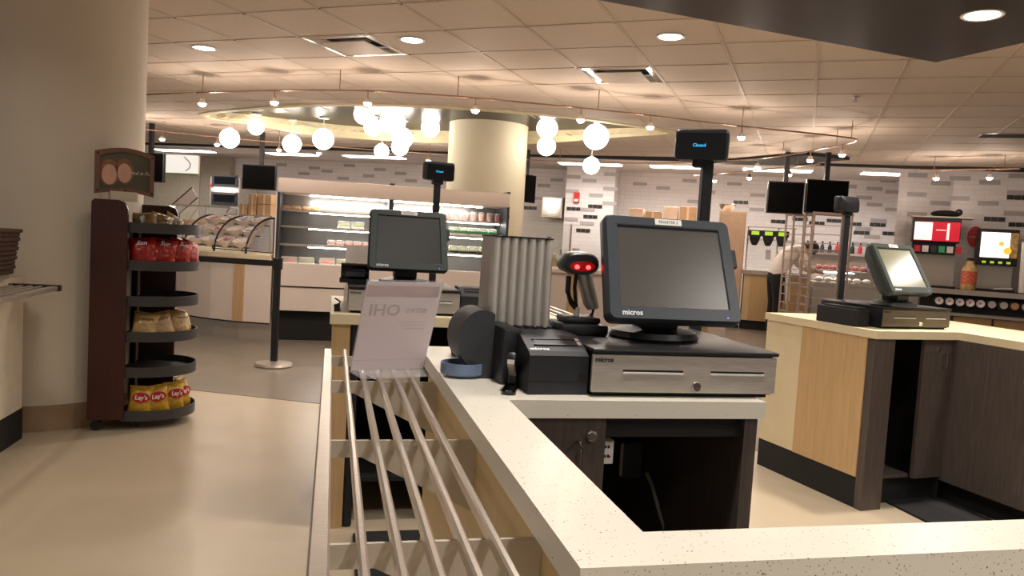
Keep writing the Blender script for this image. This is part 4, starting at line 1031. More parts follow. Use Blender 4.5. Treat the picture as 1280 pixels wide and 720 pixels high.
# wire rack of bowls
t = thing('wire_rack', 'black curved wire rack holding white bowls on the deli counter', 'rack', (-1.12, 9.12, .924), -38)
for x in (-.5, -.04, .42):
    arc = [(x, -.2, .0)]+[(x, -.2+.4*math.sin(rad(a)), .38*(1-math.cos(rad(a)))*1.0+.02) for a in range(10, 91, 10)]
    obj('curved_rod', MB().tube([(x, -.2+.42*(1-math.cos(rad(a))), .40*math.sin(rad(a))) for a in range(0, 91, 9)], .011, 6), 'black_plastic', t)
    obj('post', MB().tube([(x, .22, 0), (x, .22, .4)], .006, 6), 'black_plastic', t)
for y, z in ((-.15, .06), (0.0, .19), (.14, .31), (.22, .4), (.22, .01)): obj('cross_rod', MB().tube([(-.5, y, z), (.42, y, z)], .006, 6), 'black_plastic', t)
Mw = T(-1.12, 9.12, .924) @ RZ(-38)
proto = None
for r_ in range(3):
    for c_ in range(4):
        p = Mw @ Vector((-.385+c_*.23, -.12+.135*r_, .062+.12*r_)); 
        fill = ('lavender', 'paper', 'food_pink', 'bowl_white')[(c_+r_) % 4]
        b = thing('bowl', ORD[3-c_]+' white bowl from the open fridge in the '+('bottom', 'middle', 'top')[r_]+' wire rack tier', 'bowl', p, 0, 'white bowls in the wire rack'); b.rotation_euler = (rad(18), 0, rad(-38))
        obj('shell', MB().lathe([(0, 0), (.04, 0), (.088, .04), (.102, .085), (.097, .085), (.082, .045), (.038, .008), (0, .008)], 18), 'bowl_white', b, True)
        mb = MB(); 
        for k in range(5): mb.box(-.013, .013, -.02, .02, 0, .008, T(random.uniform(-.05, .05), random.uniform(-.05, .05), .055+random.uniform(0, .03)) @ RZ(random.uniform(0, 180)) @ RX(random.uniform(-40, 40)))
        obj('packets', mb, fill, b)
# glass case behind on the deli counter
q = P(250, 300, d=10.4); t = thing('glass_case', 'slanted glass deli case standing behind the white bowls', 'display case', (q.x-.1, q.y+.1, .924), -30)
for x in (-.5, .0, .5): obj('frame_post', MB().tube([(x, -.22, 0), (x, -.22, .2), (x, .1, .52), (x, .25, .52), (x, .25, 0)], .012, 6), 'chrome', t)
obj('slanted_glass', MB().add([(-.5, -.22, .2), (.5, -.22, .2), (.5, .1, .52), (-.5, .1, .52), (-.5, -.215, .195), (.5, -.215, .195), (.5, .105, .515), (-.5, .105, .515)], [(0, 1, 2, 3), (7, 6, 5, 4), (0, 4, 5, 1), (2, 6, 7, 3), (1, 5, 6, 2), (0, 3, 7, 4)]), 'glass', t)
obj('front_glass', MB().box(-.5, .5, -.225, -.22, 0, .2), 'glass', t); obj('top_rail', MB().box(-.51, .51, .09, .27, .52, .535), 'steel', t); obj('mid_shelf', MB().box(-.5, .5, -.05, .24, .25, .26), 'glass', t)
for k in range(4): tag(obj('bread_loaf', MB().box(-.09, .09, -.06, .06, 0, .07, bev=.03), 'food_bread', None, True), 'round bread loaf inside the slanted glass deli case', 'bread', 'loaves in the glass case').matrix_world = T(q.x-.1, q.y+.1, .925) @ RZ(-30) @ T(-.36+.24*k, .05, .262)
# menu boards / signs on slant
t = thing('slanted_board', 'tilted black framed price board left of the glass deli case', 'sign', tuple(P(222, 268, d=11.0)), -30)
Mb = RY(-38); obj('board', MB().box(0, .42, 0, .01, 0, .16, Mb), 'paper', t); obj('frame', MB().box(-.005, .425, -.004, .0, .16, .175, Mb).box(-.005, .425, -.004, 0, -.015, 0, Mb), 'black_plastic', t)
obj('leg', MB().box(.0, .02, .012, .03, -.3, .1), 'black_plastic', t)
# ================================================================== RIGHT DELI COUNTER
dx0 = 2.12; DY = 8.95
t = thing('deli_counter', 'straight pink-white deli counter with birch strips right of the fridge', 'counter', (0, DY, .003))
obj('body', MB().box(dx0, 5.0, .05, .5, .15, .87), 'pink_laminate', t); obj('worktop', MB().box(dx0-.02, 5.02, 0, .54, .87, .92, bev=.006), 'pink_laminate', t); obj('kick_plate', MB().box(dx0, 5.0, .1, .5, 0, .15), 'steel', t)
for px in (715, 880): q = P(px, 380, y=DY+.05); obj('birch_strip', MB().box(q.x-.07, q.x+.07, .04, .052, .15, .87), 'birch', t)
q = P(677, 300, d=11.3)
t = thing('glass_case', 'straight glass counter case with steel frame beside the yellow column', 'display case', (q.x+.0, q.y, 0.003), -28)
obj('table', MB().box(-.5, .5, -.3, .3, 0, .98), 'birch_pale', t); obj('worktop', MB().box(-.52, .52, -.32, .32, .98, 1.01), 'birch', t)
for x in (-.48, .48): obj('frame_post', MB().box(x-.012, x+.012, -.28, -.255, 1.01, 1.5), 'steel', t)
obj('top_glass', MB().box(-.5, .5, -.3, .2, 1.49, 1.505), 'glass', t); obj('front_glass', MB().box(-.47, .47, -.275, -.268, 1.05, 1.49), 'glass', t)
Mq = T(q.x, q.y, .003) @ RZ(-28)
k_ = thing('kitchen_scale', 'black and steel scale standing inside the straight glass case', 'scale', tuple(Mq @ Vector((.1, 0, 1.011))), -28); obj('body', MB().box(-.12, .12, -.1, .1, 0, .06, bev=.01), 'steel', k_); obj('column', MB().box(-.03, .03, .04, .08, .06, .3, bev=.006), 'black_plastic', k_)
for px, h_, m_, l in ((718, .2, 'paper', 'stack of white paper cups on the pink-white deli counter'), (708, .13, 'cardboard_pale', 'stack of tan paper cups on the pink-white deli counter')):
    q = P(px, 340, y=DY+.2); o = thing('cup_stack', l, 'cups', (q.x, DY+.2, .924)); mb = MB()
    for k in range(int(h_/.025)): obj('cup', MB().cyl(.034, .045, k*.025, k*.025+.08, 16), m_, o, True)
q = P(685, 345, y=DY+.15)
for k in range(3): tag(obj('fruit', MB().sphere(.04, T(q.x+.09*k-.2, DY+.2, .963), 14, 8), 'food_red', None, True), 'small red-orange fruit lying on the pink-white deli counter', 'fruit', 'fruit on the deli counter')

# ================================================================== KITCHEN EQUIPMENT ALONG THE BACK WALL
def facing(px, py, v): q = P(px, py, v=v); return q
UD = math.degrees(UANG)
a, b = facing(262, 240, BV-.9), facing(300, 240, BV-.9); w = (b-a).length
t = thing('oven', 'tall stainless double oven glowing warm against the beige kitchen nook', 'oven', (a.x, a.y, 0), UD); zt3 = facing(280, 222, BV-.9).z
obj('body', MB().box(0, w, 0, .6, .1, zt3, bev=.01), 'steel_dull', t); obj('feet', MB().box(.02, w-.02, .02, .58, 0, .1), 'black_matt', t)
zo = facing(280, 250, BV-.9).z
for z in (zo-.1, zo+.28): dd = obj('door', MB().box(.06, w-.06, -.02, 0, z, z+.26), 'charcoal', t); obj('window', MB().box(.12, w-.12, -.024, -.02, z+.06, z+.2), 'black_gloss', dd); obj('handle', MB().box(.1, w-.1, -.05, -.03, z+.22, z+.24), 'chrome', dd)
obj('heat_lamp', MB().box(.1, w-.1, -.06, -.02, zo+.2, zo+.235), 'downlight', t); obj('button', MB().cyl(.03, .03, 0, .02, 14, T(.04, 0, zt3-.18) @ RX(90)), 'alarm_red', t)
# boxes on a steel shelf by the hung screen
a, b = facing(300, 268, BV-1.3), facing(350, 268, BV-1.3); w = (b-a).length
t = thing('steel_shelf', 'stainless steel work table holding cardboard boxes under the hung screen', 'table', (a.x, a.y, 0), UD); zs = a.z
obj('top', MB().box(0, w, -.3, .3, zs-.04, zs), 'steel', t); obj('low_shelf', MB().box(.03, w-.03, -.28, .28, .2, .23), 'steel_dull', t)
for x in (.03, w-.03):
    for y in (-.27, .27): obj('leg', MB().cyl(.02, .02, 0, zs-.04, 10, T(x, y, 0)), 'steel', t)
Mx = T(a.x, a.y, 0) @ RZ(UD); u_ = w/50
for k, (x0, x1, z0, z1) in enumerate(((6, 16, 0, 12), (17, 27, 0, 11), (17, 27, 11, 23), (28, 45, 0, 12), (28, 45, 12.2, 23))):
    c = Mx @ Vector(((x0+x1)/2*u_, 0, zs+.001+z0*u_)); o = thing('cardboard_box', ('single low cardboard box at the end of the steel table', 'lower narrow cardboard box in the stack under the screen', 'upper narrow cardboard box in the stack under the screen', 'lower wide cardboard box under the hung screen', 'upper wide cardboard box under the hung screen')[k], 'box', c, UD, 'cardboard boxes under the screen')
    hw = (x1-x0)/2*u_-.004; obj('carton', MB().box(-hw, hw, -.2, .2, 0, (z1-z0)*u_-.004, bev=.004, seg=1), 'cardboard', o); obj('tape', MB().box(-.02, .02, -.201, -.2, 0, (z1-z0)*u_-.004), 'cardboard_pale', o)
# lit white menu board
a, b = facing(186, 205, BV-.12), facing(248, 205, BV-.12); w = (b-a).length; z0, z1 = facing(220, 218, BV-.12).z, facing(220, 194, BV-.12).z
t = thing('menu_board', 'bright white lit menu board with green lower edge on cream wall', 'menu board', (a.x, a.y, z0), UD)
obj('panel', MB().box(0, w, -.08, 0, .03, z1-z0), 'board_white', t); obj('lower_edge', MB().box(0, w, -.085, 0, 0, .03), 'board_green', t); obj('swirl', MB().tube([(w*.8+.12*math.sin(k*.3), -.082, .08+(z1-z0-.12)*k/12) for k in range(13)], .012, 6), 'wall_beige', t)
# fire alarm
q = P(721, 247, v=BV-.7); t = thing('fire_alarm', 'small red fire alarm box on the white tiled block', 'alarm', (q.x, q.y, q.z-.1), UD)
obj('box', MB().box(-.055, .055, -.05, -.001, 0, .2, bev=.008), 'alarm_red', t); obj('strobe', MB().box(-.04, .04, -.06, -.05, .02, .07), 'white_plastic', t)
# microwave / hood in the recess
a, b = facing(677, 258, BV-.5), facing(703, 258, BV-.5); w = (b-a).length
t = thing('steel_cabinet', 'stainless wall cabinet with reflective door left of the tiled block', 'cabinet', (a.x, a.y, facing(690, 272, BV-.5).z), UD); hh = facing(690, 246, BV-.5).z-facing(690, 272, BV-.5).z
obj('body', MB().box(0, w, 0, .45, 0, hh, bev=.008), 'steel', t); obj('door', MB().box(.03, w-.03, -.015, 0, .03, hh-.03), 'chrome', t)
a, b = facing(672, 318, BV-.65), facing(700, 318, BV-.65); w = (b-a).length
t = thing('steel_cabinet', 'stainless floor cabinet standing below the reflective wall cabinet', 'cabinet', (a.x, a.y, 0), UD); obj('body', MB().box(0, w, 0, .55, .1, 1.1, bev=.008), 'steel_dull', t); obj('door', MB().box(.03, w-.03, -.015, 0, .15, 1.0), 'steel', t); obj('plinth', MB().box(0, w, .03, .55, 0, .1), 'black_matt', t)
# steel cabinet with boxes behind the main register
a, b = facing(784, 270, BV-1.6), facing(872, 270, BV-1.6); w = (b-a).length; zc = a.z-.02
t = thing('steel_cabinet', 'wide stainless kitchen cabinet with cartons on top behind register 2', 'cabinet', (a.x, a.y, 0), UD); obj('body', MB().box(0, w, 0, .7, .1, zc, bev=.01), 'steel_dull', t); obj('plinth', MB().box(0, w, .05, .7, 0, .1), 'black_matt', t)
for k in range(3): obj('door', MB().box(w*k/3+.02, w*(k+1)/3-.02, -.02, 0, .2, zc-.05), 'steel', t)
Mx = T(a.x, a.y, zc+.001) @ RZ(UD); u_ = w/88
for k, (x0, x1, h_, m_) in enumerate(((1, 20, 12, 'cardboard_pale'), (22, 42, 9, 'cardboard'), (45, 63, 16, 'cardboard_pale'), (65, 86, 17, 'cardboard'))):
    c = Mx @ Vector(((x0+x1)/2*u_, .25, 0)); o = thing('cardboard_box', ORD[k]+' brown carton from the tiled block on the wide stainless cabinet', 'box', c, UD, 'cartons on the stainless cabinet'); hw = (x1-x0)/2*u_-.005
    obj('carton', MB().box(-hw, hw, -.2, .2, 0, h_*u_, bev=.004, seg=1), m_, o); obj('tape', MB().box(-.02, .02, -.201, -.2, 0, h_*u_), 'cardboard_pale', o)
# tall beige cabinet with steel bowl
a, b = facing(897, 300, BV-2.3), facing(931, 300, BV-2.3); w = (b-a).length; zc = facing(915, 264, BV-2.3).z
t = thing('tall_cabinet', 'tall pinkish beige cabinet behind the right edge of register 2', 'cabinet', (a.x, a.y, 0), UD); obj('body', MB().box(0, w, 0, .5, .1, zc, bev=.008), 'cardboard_pale', t); obj('door', MB().box(.02, w-.02, -.015, 0, .15, zc-.04), 'cardboard_pale', t); obj('plinth', MB().box(0, w, .02, .5, 0, .1), 'black_matt', t)
q = facing(893, 268, BV-2.0); c = T(a.x, a.y, zc+.001) @ RZ(UD) @ Vector((.12, .25, 0))
t = thing('mixing_bowl', 'shiny steel mixing bowl on top of the tall beige cabinet', 'bowl', c); obj('shell', MB().lathe([(0, 0), (.06, 0), (.12, .06), (.14, .12), (.136, .12), (.116, .062), (.05, .008), (0, .008)], 24), 'chrome', t, True); obj('rim', MB().tube([(.14*math.cos(2*PI*k/20), .14*math.sin(2*PI*k/20), .12) for k in range(20)], .005, 6, closed=True), 'chrome', t)
# coffee counter with dispensers and birch front
VC = 13.0
a, b = facing(931, 336, VC), facing(1012, 340, VC); w = (b-a).length
t = thing('coffee_counter', 'steel topped coffee counter with birch front panel beside the bending person', 'counter', (a.x, a.y, 0.003), UD)
obj('body', MB().box(0, w, 0.02, .6, .15, .9), 'birch_pale', t); obj('birch_panel', MB().box(.1, w-.02, 0, .02, .15, .9), 'birch', t); obj('worktop', MB().box(-.03, w+.02, -.04, .62, .9, .965), 'steel', t); obj('plinth', MB().box(0, w, .04, .6, 0, .15), 'black_matt', t)
Mx = T(a.x, a.y, .003) @ RZ(UD); u_ = w/81
zs = facing(955, 300, VC+.3).z
t = thing('steel_shelf', 'two level glass and steel shelf above the coffee counter', 'shelf', tuple(Mx @ Vector((0, .3, .966))), UD)
for x in (.02, w*.5, w*.75): obj('post', MB().cyl(.012, .012, 0, zs-.966+.2, 8, T(x, 0, 0)), 'steel', t)
for z in (zs-.966, zs-.966+.2): obj('shelf_board', MB().box(0, w*.78, -.1, .1, z, z+.012), 'steel', t)
obj('glass_guard', MB().box(.02, w*.75, -.02, -.012, .04, zs-.966), 'glass', t)
for px in (941, 958, 975):
    q = facing(px, 286, VC+.1); c = Mx @ Vector(((px-931)*u_, .12, zs-.1))
    t = thing('coffee_dispenser', {941: 'black coffee dispenser with yellow-green label next to tall beige cabinet', 958: 'black coffee dispenser with yellow-green label between two others', 975: 'black coffee dispenser with yellow-green label nearest the bending person'}[px], 'dispenser', (c.x, c.y, c.z), UD, 'coffee dispensers')
    obj('hopper', loft([[(x*s_, y*s_, z) for x, y in ((-1, -.7), (1, -.7), (1, .7), (-1, .7))] for s_, z in ((.035, .0), (.06, .05), (.085, .13), (.085, .15))]), 'black_plastic', t)
    obj('head', MB().box(-.105, .105, -.075, .05, .15, .25, bev=.01), 'black_plastic', t); obj('label', MB().box(-.06, .06, -.078, -.075, .17, .23), 'led_green', t)
for k, l in enumerate(('white cloth', 'steel tool')):
    pass
t = thing('paper_tag', 'white hanging tag on the glass guard above coffee counter', 'tag', tuple(Mx @ Vector((w*.36, .25, 1.15)))); obj('tag', MB().box(-.05, .05, 0, .004, 0, .16), 'paper', t); obj('string', MB().cyl(.003, .003, .16, .25, 6), 'paper', t)
# bakery case
VB = 12.9
a, b = facing(1017, 345, VB), facing(1105, 350, VB); w = (b-a).length
t = thing('bakery_case', 'stainless bakery case with trays of pastries behind the tall rack', 'display case', (a.x, a.y, .003), UD)
z1, z2 = facing(1030, 353, VB).z, facing(1030, 338, VB).z
obj('body', MB().box(0, w, 0, .7, .1, z1-.04), 'steel', t); obj('plinth', MB().box(0, w, .04, .7, 0, .1), 'black_matt', t)
obj('lower_deck', MB().box(0, w, -.03, .7, z1-.04, z1), 'steel', t); obj('upper_deck', MB().box(0, w, .15, .7, z2-.02, z2), 'wall_beige', t); obj('back', MB().box(0, w, .7, .72, z1, z2+.15), 'steel_dull', t); obj('deck_light', MB().box(.02, w*.6, .16, .19, z2-.035, z2-.021), 'led_strip', t)
Mx = T(a.x, a.y, .003) @ RZ(UD)
for k in range(7):
    o = tag(obj('pastry', MB().sphere(.052, I4, 12, 8, 1, 1, .8), 'food_pink', None, True), 'pinkish pastry on the upper deck of the bakery case', 'pastry', 'pastries on the upper deck'); o.location = Mx @ Vector((.1+.11*k, .3, z2+.045))
for k in range(6):
    o = tag(obj('pastry', MB().sphere(.066, I4, 12, 8, 1, 1, .62), 'bowl_white', None, True), 'white iced pastry on the lower deck of the bakery case', 'pastry', 'pastries on the lower deck'); o.location = Mx @ Vector((.09+.14*k, .08, z1+.044))
for k, (x, m_) in enumerate(((.88, 'lavender'), (1.03, 'lavender'))):
    o = thing('snack_box', 'purple and white printed box at the end of the bakery case', 'box', Mx @ Vector((x, .3, z2+.002)), UD, 'purple boxes on the bakery case'); obj('carton', MB().box(-.07, .07, -.05, .05, 0, .12, bev=.004, seg=1), m_, o); obj('label', MB().box(-.05, .05, -.052, -.05, .03, .09), 'paper', o)
# wall shelf with jars
q = P(1045, 312, v=BV-.2); t = thing('wall_shelf', 'steel wall shelf carrying dark bottles behind the tall rack', 'shelf', (q.x, q.y, q.z-.1), UD); obj('board', MB().box(-.6, .7, -.15, .19, 0, .02), 'steel_dull', t); obj('lip', MB().box(-.6, .7, -.155, -.15, 0, .04), 'steel', t)
Mx = T(q.x, q.y, q.z-.1) @ RZ(UD)
for k in range(9):
    o = thing('bottle', ('glossy black', 'red', 'dark grey')[k % 3]+' bottle standing on the steel wall shelf', 'bottle', Mx @ Vector((-.5+.13*k, 0, .021)), 0, 'bottles on the wall shelf'); m_ = ('black_plastic', 'sign_red', 'charcoal')[k % 3]
    obj('glass_body', MB().lathe([(0, 0), (.035, 0), (.035, .12), (.015, .17), (.015, .2), (0, .2)], 12), m_, o, True); obj('cap', MB().cyl(.016, .016, .2, .22, 10), 'black_plastic', o)
# speed racks
def speed_rack(label, d, px0, px1, ytop, trays, tilt=0):
    a, b = P(px0, 330, d=d), P(px1, 330, d=d); w = (b-a).length; zt_r = P((px0+px1)/2, ytop, d=d).z
    t = thing('bun_rack', label, 'rack', (a.x, a.y, .003), math.degrees(math.atan2(b.y-a.y, b.x-a.x)))
    for x in (0, w):
        for y in (0, .3): obj('upright', MB().box(x-.011, x+.011, y-.011, y+.011, .08, zt_r), 'rack_metal', t)
    obj('top_frame', MB().box(-.018, w+.018, -.018, .018, zt_r, zt_r+.03).box(-.018, w+.018, 0.282, .318, zt_r, zt_r+.03), 'rack_metal', t)
    n_ = 13
    for k in range(n_): z = .2+(zt_r-.35)*k/(n_-1); obj('runner', MB().box(0, .02, 0, .3, z, z+.012).box(w-.02, w, 0, .3, z, z+.012).box(0, w, -.008, .006, z, z+.010), 'rack_metal', t)
    for x in (0, w):
        for y in (0, .3): obj('caster', MB().cyl(.04, .04, -.015, .015, 12, T(x, y, .04) @ RX(90)), 'black_plastic', t)
    for k in trays: z = .2+(zt_r-.35)*k/(n_-1)+.021; obj('tray', MB().box(.022, w-.022, .0, .29, z, z+.025), 'steel_dull', t)
    return t
speed_rack('tall tan metal bun rack in front of the bending person', 10.8, 988, 1011, 270, (5, 6))
speed_rack('tall tan metal bun rack with brown tray beside the bending person', 10.4, 1013, 1060, 269, (9,))
# screens
def hung_screen(label, px0, px1, py0, py1, d, yaw):
    c = P((px0+px1)/2, (py0+py1)/2, d=d); w = (px1-px0)*d/FPX; h_ = (py1-py0)*d/FPX
    t = thing('hanging_screen', label, 'screen', c, yaw)
    obj('casing', MB().box(-w/2, w/2, 0, .06, -h_/2, h_/2, bev=.008), 'black_plastic', t); obj('display', MB().box(-w/2+.015, w/2-.015, -.002, 0, -h_/2+.015, h_/2-.015), 'tv_black', t)
    obj('hanger_pole', MB().box(-.03, .03, .06, .12, 0, CZ-.007-c.z), 'black_plastic', t)
YI = -13
hung_screen('black hanging screen over the white bowls and deli counter', 302, 345, 206, 237, 11.9, -16)
hung_screen('black hanging screen partly hidden behind the snack rack sign', 160, 207, 191, 227, 11.6, -26)
hung_screen('black hanging screen farther from the glaring register pole display', 960, 1004, 227, 267, 10.6, -22)
hung_screen('black hanging screen just behind the glaring register pole display', 1008, 1060, 225, 267, 10.4, -16)
q = P(662, 236, d=12.2); t = thing('hanging_screen', 'narrow dark screen seen edge-on beside the yellow column', 'screen', q, 40); obj('casing', MB().box(-.17, .17, 0, .05, -.22, .22, bev=.008), 'black_plastic', t); obj('display', MB().box(-.16, .16, -.002, 0, -.21, .21), 'tv_black', t); obj('hanger_pole', MB().box(-.03, .03, .05, .1, 0, CZ-.007-q.z), 'black_plastic', t)

# ================================================================== DRINKS CORNER
MS_ = Matrix((sd, -sn, Vector((0, 0, 1)))).transposed().to_4x4(); MS_.translation = (SB.x, SB.y, 0)   # x along wall, y into wall
INV = MS_.inverted()
def S(px, py, off): 
    q = hit_plane(SB+sn*off, sd)(px, py); l = INV @ q; return l
def sthing(name, label, cat, x, y, z, grp=None):
    p = MS_ @ Vector((x, y, z)); return thing(name, label, cat, p, SANG, grp)
OC = .84; CH = .90
xa = S(1152, 360, OC).x; xz = 4.5
t = sthing('drinks_counter', 'black drinks counter with cup dispensers and brown doors', 'counter', 0, 0, .003)
obj('worktop', MB().box(xa, xz, -OC, -.22, CH-.04, CH), 'black_gloss', t); obj('front_edge', MB().box(xa, xz, -OC-.012, -OC, CH-.075, CH-.001), 'steel', t)
obj('cup_bay', MB().box(xa, xz, -OC+.12, -.22, .56, CH-.04), 'black_matt', t); obj('ledge', MB().box(xa, xz, -OC-.02, -.22, .52, .56), 'steel_dull', t)
obj('body', MB().box(xa, xz, -OC+.06, -.22, .1, .52), 'dark_wood', t); obj('plinth', MB().box(xa, xz, -OC+.1, -.22, 0, .1), 'black_matt', t)
x = S(1192, 400, OC).x
for k in range(6): obj('door', MB().box(x+.5*k, x+.5*k+.47, -OC+.04, -OC+.06, .12, .51), 'birch', t)
for k, px in enumerate((1174, 1187, 1200, 1213, 1226, 1241, 1256, 1270, 1284)):
    l = S(px, 374, OC-.05)
    c_ = sthing('cup_dispenser', ORD[k]+' round black cup dispenser from the tiled partition under drinks counter', 'cup dispenser', l.x, -OC+.11, .72, 'cup dispensers')
    obj('ring', MB().lathe([(.058, 0), (.074, .0), (.074, .02), (.058, .03)], 20, RX(90)), 'black_plastic', c_, True)
    obj('cup', MB().lathe([(0, 0.01), (.034, .01), (.054, .10), (.05, .10), (0, .06)] if k < 5 else [(0, .01), (.045, .01), (.05, .04), (0, .04)], 16, RX(90)), 'paper' if k != 7 else 'food_bread', c_, True)
    if k < 5: obj('cup_band', MB().lathe([(.039, .03), (.041, .03), (.049, .07), (.047, .07)], 16, RX(90)), 'sign_red', c_, True)
# soda fountain
x0, x1 = S(1139, 300, .78).x, S(1200, 300, .78).x; zT = S(1170, 272, .78).z; zR = S(1170, 303, .78).z; zv = S(1170, 318, .78).z
t = sthing('soda_fountain', 'soda fountain with lit red header panel on the drinks counter', 'drink dispenser', 0, 0, CH+.001); Z = -CH-.001
obj('header', MB().box(x0, x1, -.78, -.36, zR+Z, zT+Z, bev=.01), 'black_plastic', t)
hp_ = obj('red_panel', MB().box(x0+.03, x1-.01, -.792, -.78, zR+Z+.02, zT+Z-.06), 'soda_red', t)
obj('ice_print', MB().box(x0+.03, x0+(x1-x0)*.42, -.794, -.792, zR+Z+.03, zT+Z-.07), 'soda_white', hp_); obj('print_line', MB().box(x0+(x1-x0)*.5, x0+(x1-x0)*.7, -.794, -.792, (zR+zT)/2+Z-.005, (zR+zT)/2+Z+.005).box(x0+(x1-x0)*.72, x0+(x1-x0)*.77, -.794, -.792, zR+Z+.04, zT+Z-.08), 'soda_white', hp_)
obj('valve_block', MB().box(x0+.02, x1-.04, -.7, -.36, zv+Z, zR+Z), 'black_plastic', t); 
for k in range(6): obj('valve', MB().box(x0+.05+k*.105, x0+.13+k*.105, -.74, -.7, zv+Z+.03, zR+Z-.05), ('sign_red', 'paper', 'charcoal', 'green_box', 'paper', 'sign_red')[k], t)
obj('backsplash', MB().box(x0+.04, x1-.02, -.53, -.36, 0.03, zv+Z), 'steel', t); obj('drip_tray', MB().box(x0+.02, x1, -.76, -.36, 0, .03), 'black_plastic', t)
obj('top_tray', MB().box(x0-.02, x1+.15, -.8, -.36, zT+Z, zT+Z+.02), 'steel_dull', t)
l = S(1182, 267, .5); o = sthing('black_bag', 'crumpled black bag lying on top of the soda fountain', 'bag', l.x, -.5, zT+.022); obj('bundle', MB().sphere(.2, T(0, 0, .05), 16, 8, 1, .6, .28), 'black_plastic', o, True); obj('knot', MB().sphere(.05, T(.17, 0, .08), 10, 6), 'charcoal', o, True)
# red disc sign
q = hs(1219, 296); t = thing('round_sign', 'round red drink sign with white script on the tiled wall', 'sign', q, SANG)
obj('disc', MB().cyl(.105, .105, .002, .02, 32, RX(90), sy=1.5), 'sign_red', t); text('sign_lettering', 'Coca-Cola', .042, 'letter_white', t, T(0, -.021, 0) @ RX(90), ext=.0005, shear=.3)
# juice dispenser
x0, x1 = S(1224, 300, .66).x, S(1275, 300, .66).x; zT = S(1245, 286, .66).z; zR = S(1245, 322, .66).z; zv = S(1245, 332, .66).z
t = sthing('juice_dispenser', 'juice dispenser with bright white lit panel on the drinks counter', 'drink dispenser', 0, 0, CH+.001)
obj('cabinet', MB().box(x0, x1, -.6, -.24, zv+Z, zT+Z, bev=.012), 'black_plastic', t); obj('lit_panel', MB().box(x0+.03, x0+(x1-x0)*.78, -.62, -.601, zR+Z, zT+Z-.05), 'juice_panel', t)
obj('fruit_print', MB().sphere(.05, T(x0+.36, -.621, zR+Z+.1), 14, 8, 1, .03, 1).sphere(.035, T(x0+.28, -.621, zR+Z+.2), 14, 8, 1, .03, 1), 'juice_orange', t); obj('side_print', MB().box(x0+(x1-x0)*.8, x1-.01, -.615, -.601, zR+Z, zT+Z-.05), 'bag_tan', t)
for k in range(4): obj('nozzle', MB().box(x0+.06+k*.1, x0+.11+k*.1, -.64, -.6, zv+Z-.01, zv+Z+.07), 'charcoal', t); obj('nozzle_label', MB().box(x0+.06+k*.1, x0+.11+k*.1, -.642, -.64, zv+Z+.03, zv+Z+.06), 'led_green', t)
obj('backsplash', MB().box(x0+.03, x1-.02, -.42, -.24, .03, zv+Z), 'steel', t); obj('drip_tray', MB().box(x0+.02, x1, -.66, -.24, 0, .03), 'black_plastic', t)
l = S(1212, 340, .7); t = sthing('drink_bottle', 'large bottle with orange label between the two drink dispensers', 'bottle', l.x, -.66, CH+.001)
obj('bottle_body', MB().lathe([(0, 0), (.09, 0), (.1, .03), (.1, .3), (.05, .38), (.04, .42), (0, .42)], 18), 'bag_tan', t, True); obj('label', MB().cyl(.102, .102, .08, .27, 18, cap=False), 'food_red', t, True); obj('cap', MB().cyl(.042, .042, .42, .46, 14), 'black_plastic', t)
l = S(1283, 330, .75); t = sthing('cup_sleeve', 'tall white sleeve of cups beside the juice dispenser', 'cups', l.x, -.72, CH+.001)
obj('sleeve', MB().cyl(.06, .075, .01, .72, 18), 'white_plastic', t, True); obj('foot', MB().cyl(.08, .08, 0, .012, 18), 'black_plastic', t)
l = S(1243, 350, .7)
t = sthing('utensil_tray', 'black tray with white spoons before the juice dispenser', 'tray', l.x+.1, -.74, CH+.001); obj('tray', MB().box(-.15, .15, -.03, .04, 0, .03, bev=.004), 'black_plastic', t); obj('spoon', MB().tube([(-.1, 0, .04), (.0, .0, .05), (.12, 0, .06)], .01, 6), 'paper', t)

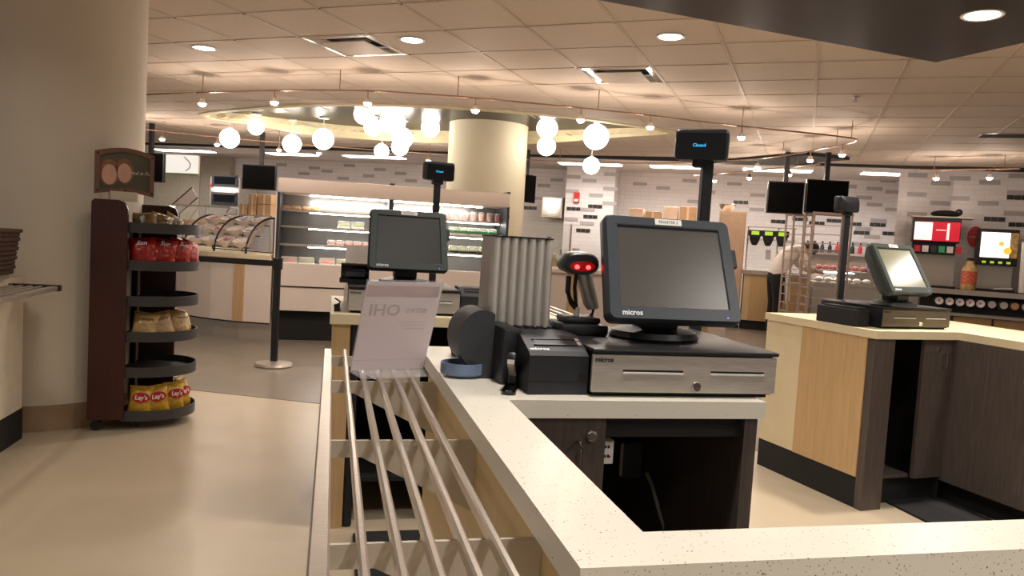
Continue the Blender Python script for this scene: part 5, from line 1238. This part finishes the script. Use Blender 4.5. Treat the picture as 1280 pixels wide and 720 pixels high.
# ================================================================== PERSON
pd_ = 11.8
hip = P(970, 334, d=pd_); fx = hip.copy(); right = Vector((math.cos(YAW), -math.sin(YAW), 0)); fwd = Vector((math.sin(YAW), math.cos(YAW), 0))
root = Vector((hip.x, hip.y, 0.003))
def J(r, f, z): return root+right*r+fwd*f+Vector((0, 0, z))
V = {}; Eg = []
def j(n, p, r, par=None): V[n] = (p, r, par)
j('pelvis', J(0, 0, .95), .15); j('waist', J(.06, 0, 1.08), .145, 'pelvis'); j('chest', J(.20, 0, 1.27), .16, 'waist'); j('shoulders', J(.31, 0, 1.36), .13, 'chest'); j('neck', J(.40, 0, 1.36), .06, 'shoulders'); j('head', J(.48, 0, 1.34), .095, 'neck'); j('crown', J(.56, 0, 1.31), .08, 'head')
for s_, n_ in ((-1, 'l'), (1, 'r')):
    j('hip'+n_, J(0, .1*s_, .90), .11, 'pelvis'); j('knee'+n_, J(.03, .11*s_, .5), .075, 'hip'+n_); j('ankle'+n_, J(-.02, .11*s_, .09), .045, 'knee'+n_); j('toe'+n_, J(.14, .12*s_, .04), .038, 'ankle'+n_)
    j('sh'+n_, J(.30, .17*s_, 1.35), .065, 'shoulders'); j('el'+n_, J(.40, .22*s_, 1.10), .05, 'sh'+n_); j('wr'+n_, J(.58, .18*s_, 1.02), .033, 'el'+n_); j('hand'+n_, J(.68, .16*s_, 1.0), .03, 'wr'+n_)
names = list(V); me = bpy.data.meshes.new('person'); me.from_pydata([tuple(V[n][0]) for n in names], [(names.index(n), names.index(V[n][2])) for n in names if V[n][2]], [])
po = bpy.data.objects.new('person', me); COL.objects.link(po)
sk = po.modifiers.new('skin', 'SKIN'); sk.use_smooth_shade = True
for i, n in enumerate(names): d_ = me.skin_vertices[0].data[i]; d_.radius = (V[n][1], V[n][1]); d_.use_root = n == 'pelvis'
po.modifiers.new('sub', 'SUBSURF').levels = 2; po.modifiers['sub'].render_levels = 2
dg = bpy.context.evaluated_depsgraph_get(); m2 = bpy.data.meshes.new_from_object(po.evaluated_get(dg)); po.modifiers.clear(); po.data = m2
for m_ in ('shirt', 'trousers', 'skin', 'black_plastic'): m2.materials.append(MATS[m_])
hc = V['head'][0]
for p in m2.polygons:
    c = p.center; k = 0
    if c.z < .97: k = 1
    if c.z < .1: k = 3
    if (c-hc).length < .16 and (c-root).dot(right) > .4: k = 2
    if (c-root).dot(right) > .5 and c.z < 1.2: k = 2
    p.material_index = k; p.use_smooth = True
tag(po, 'person in pale shirt and black trousers bending over towards the bun racks', 'person')
hr = obj('hair', MB().sphere(.118, T(hc.x+right.x*.03, hc.y+right.y*.03, hc.z+.035), 18, 10, 1.1, 1, .9), 'hair', po, True)
ap = obj('apron', MB().add([tuple(J(r, f, z)) for r, z in ((.10, .99), (.17, .99), (.19, .55), (.12, .55)) for f in (-.17, .17)], [(0, 2, 3, 1), (2, 4, 5, 3), (4, 6, 7, 5), (6, 0, 1, 7), (0, 6, 4, 2), (1, 3, 5, 7)]), 'shirt', po)
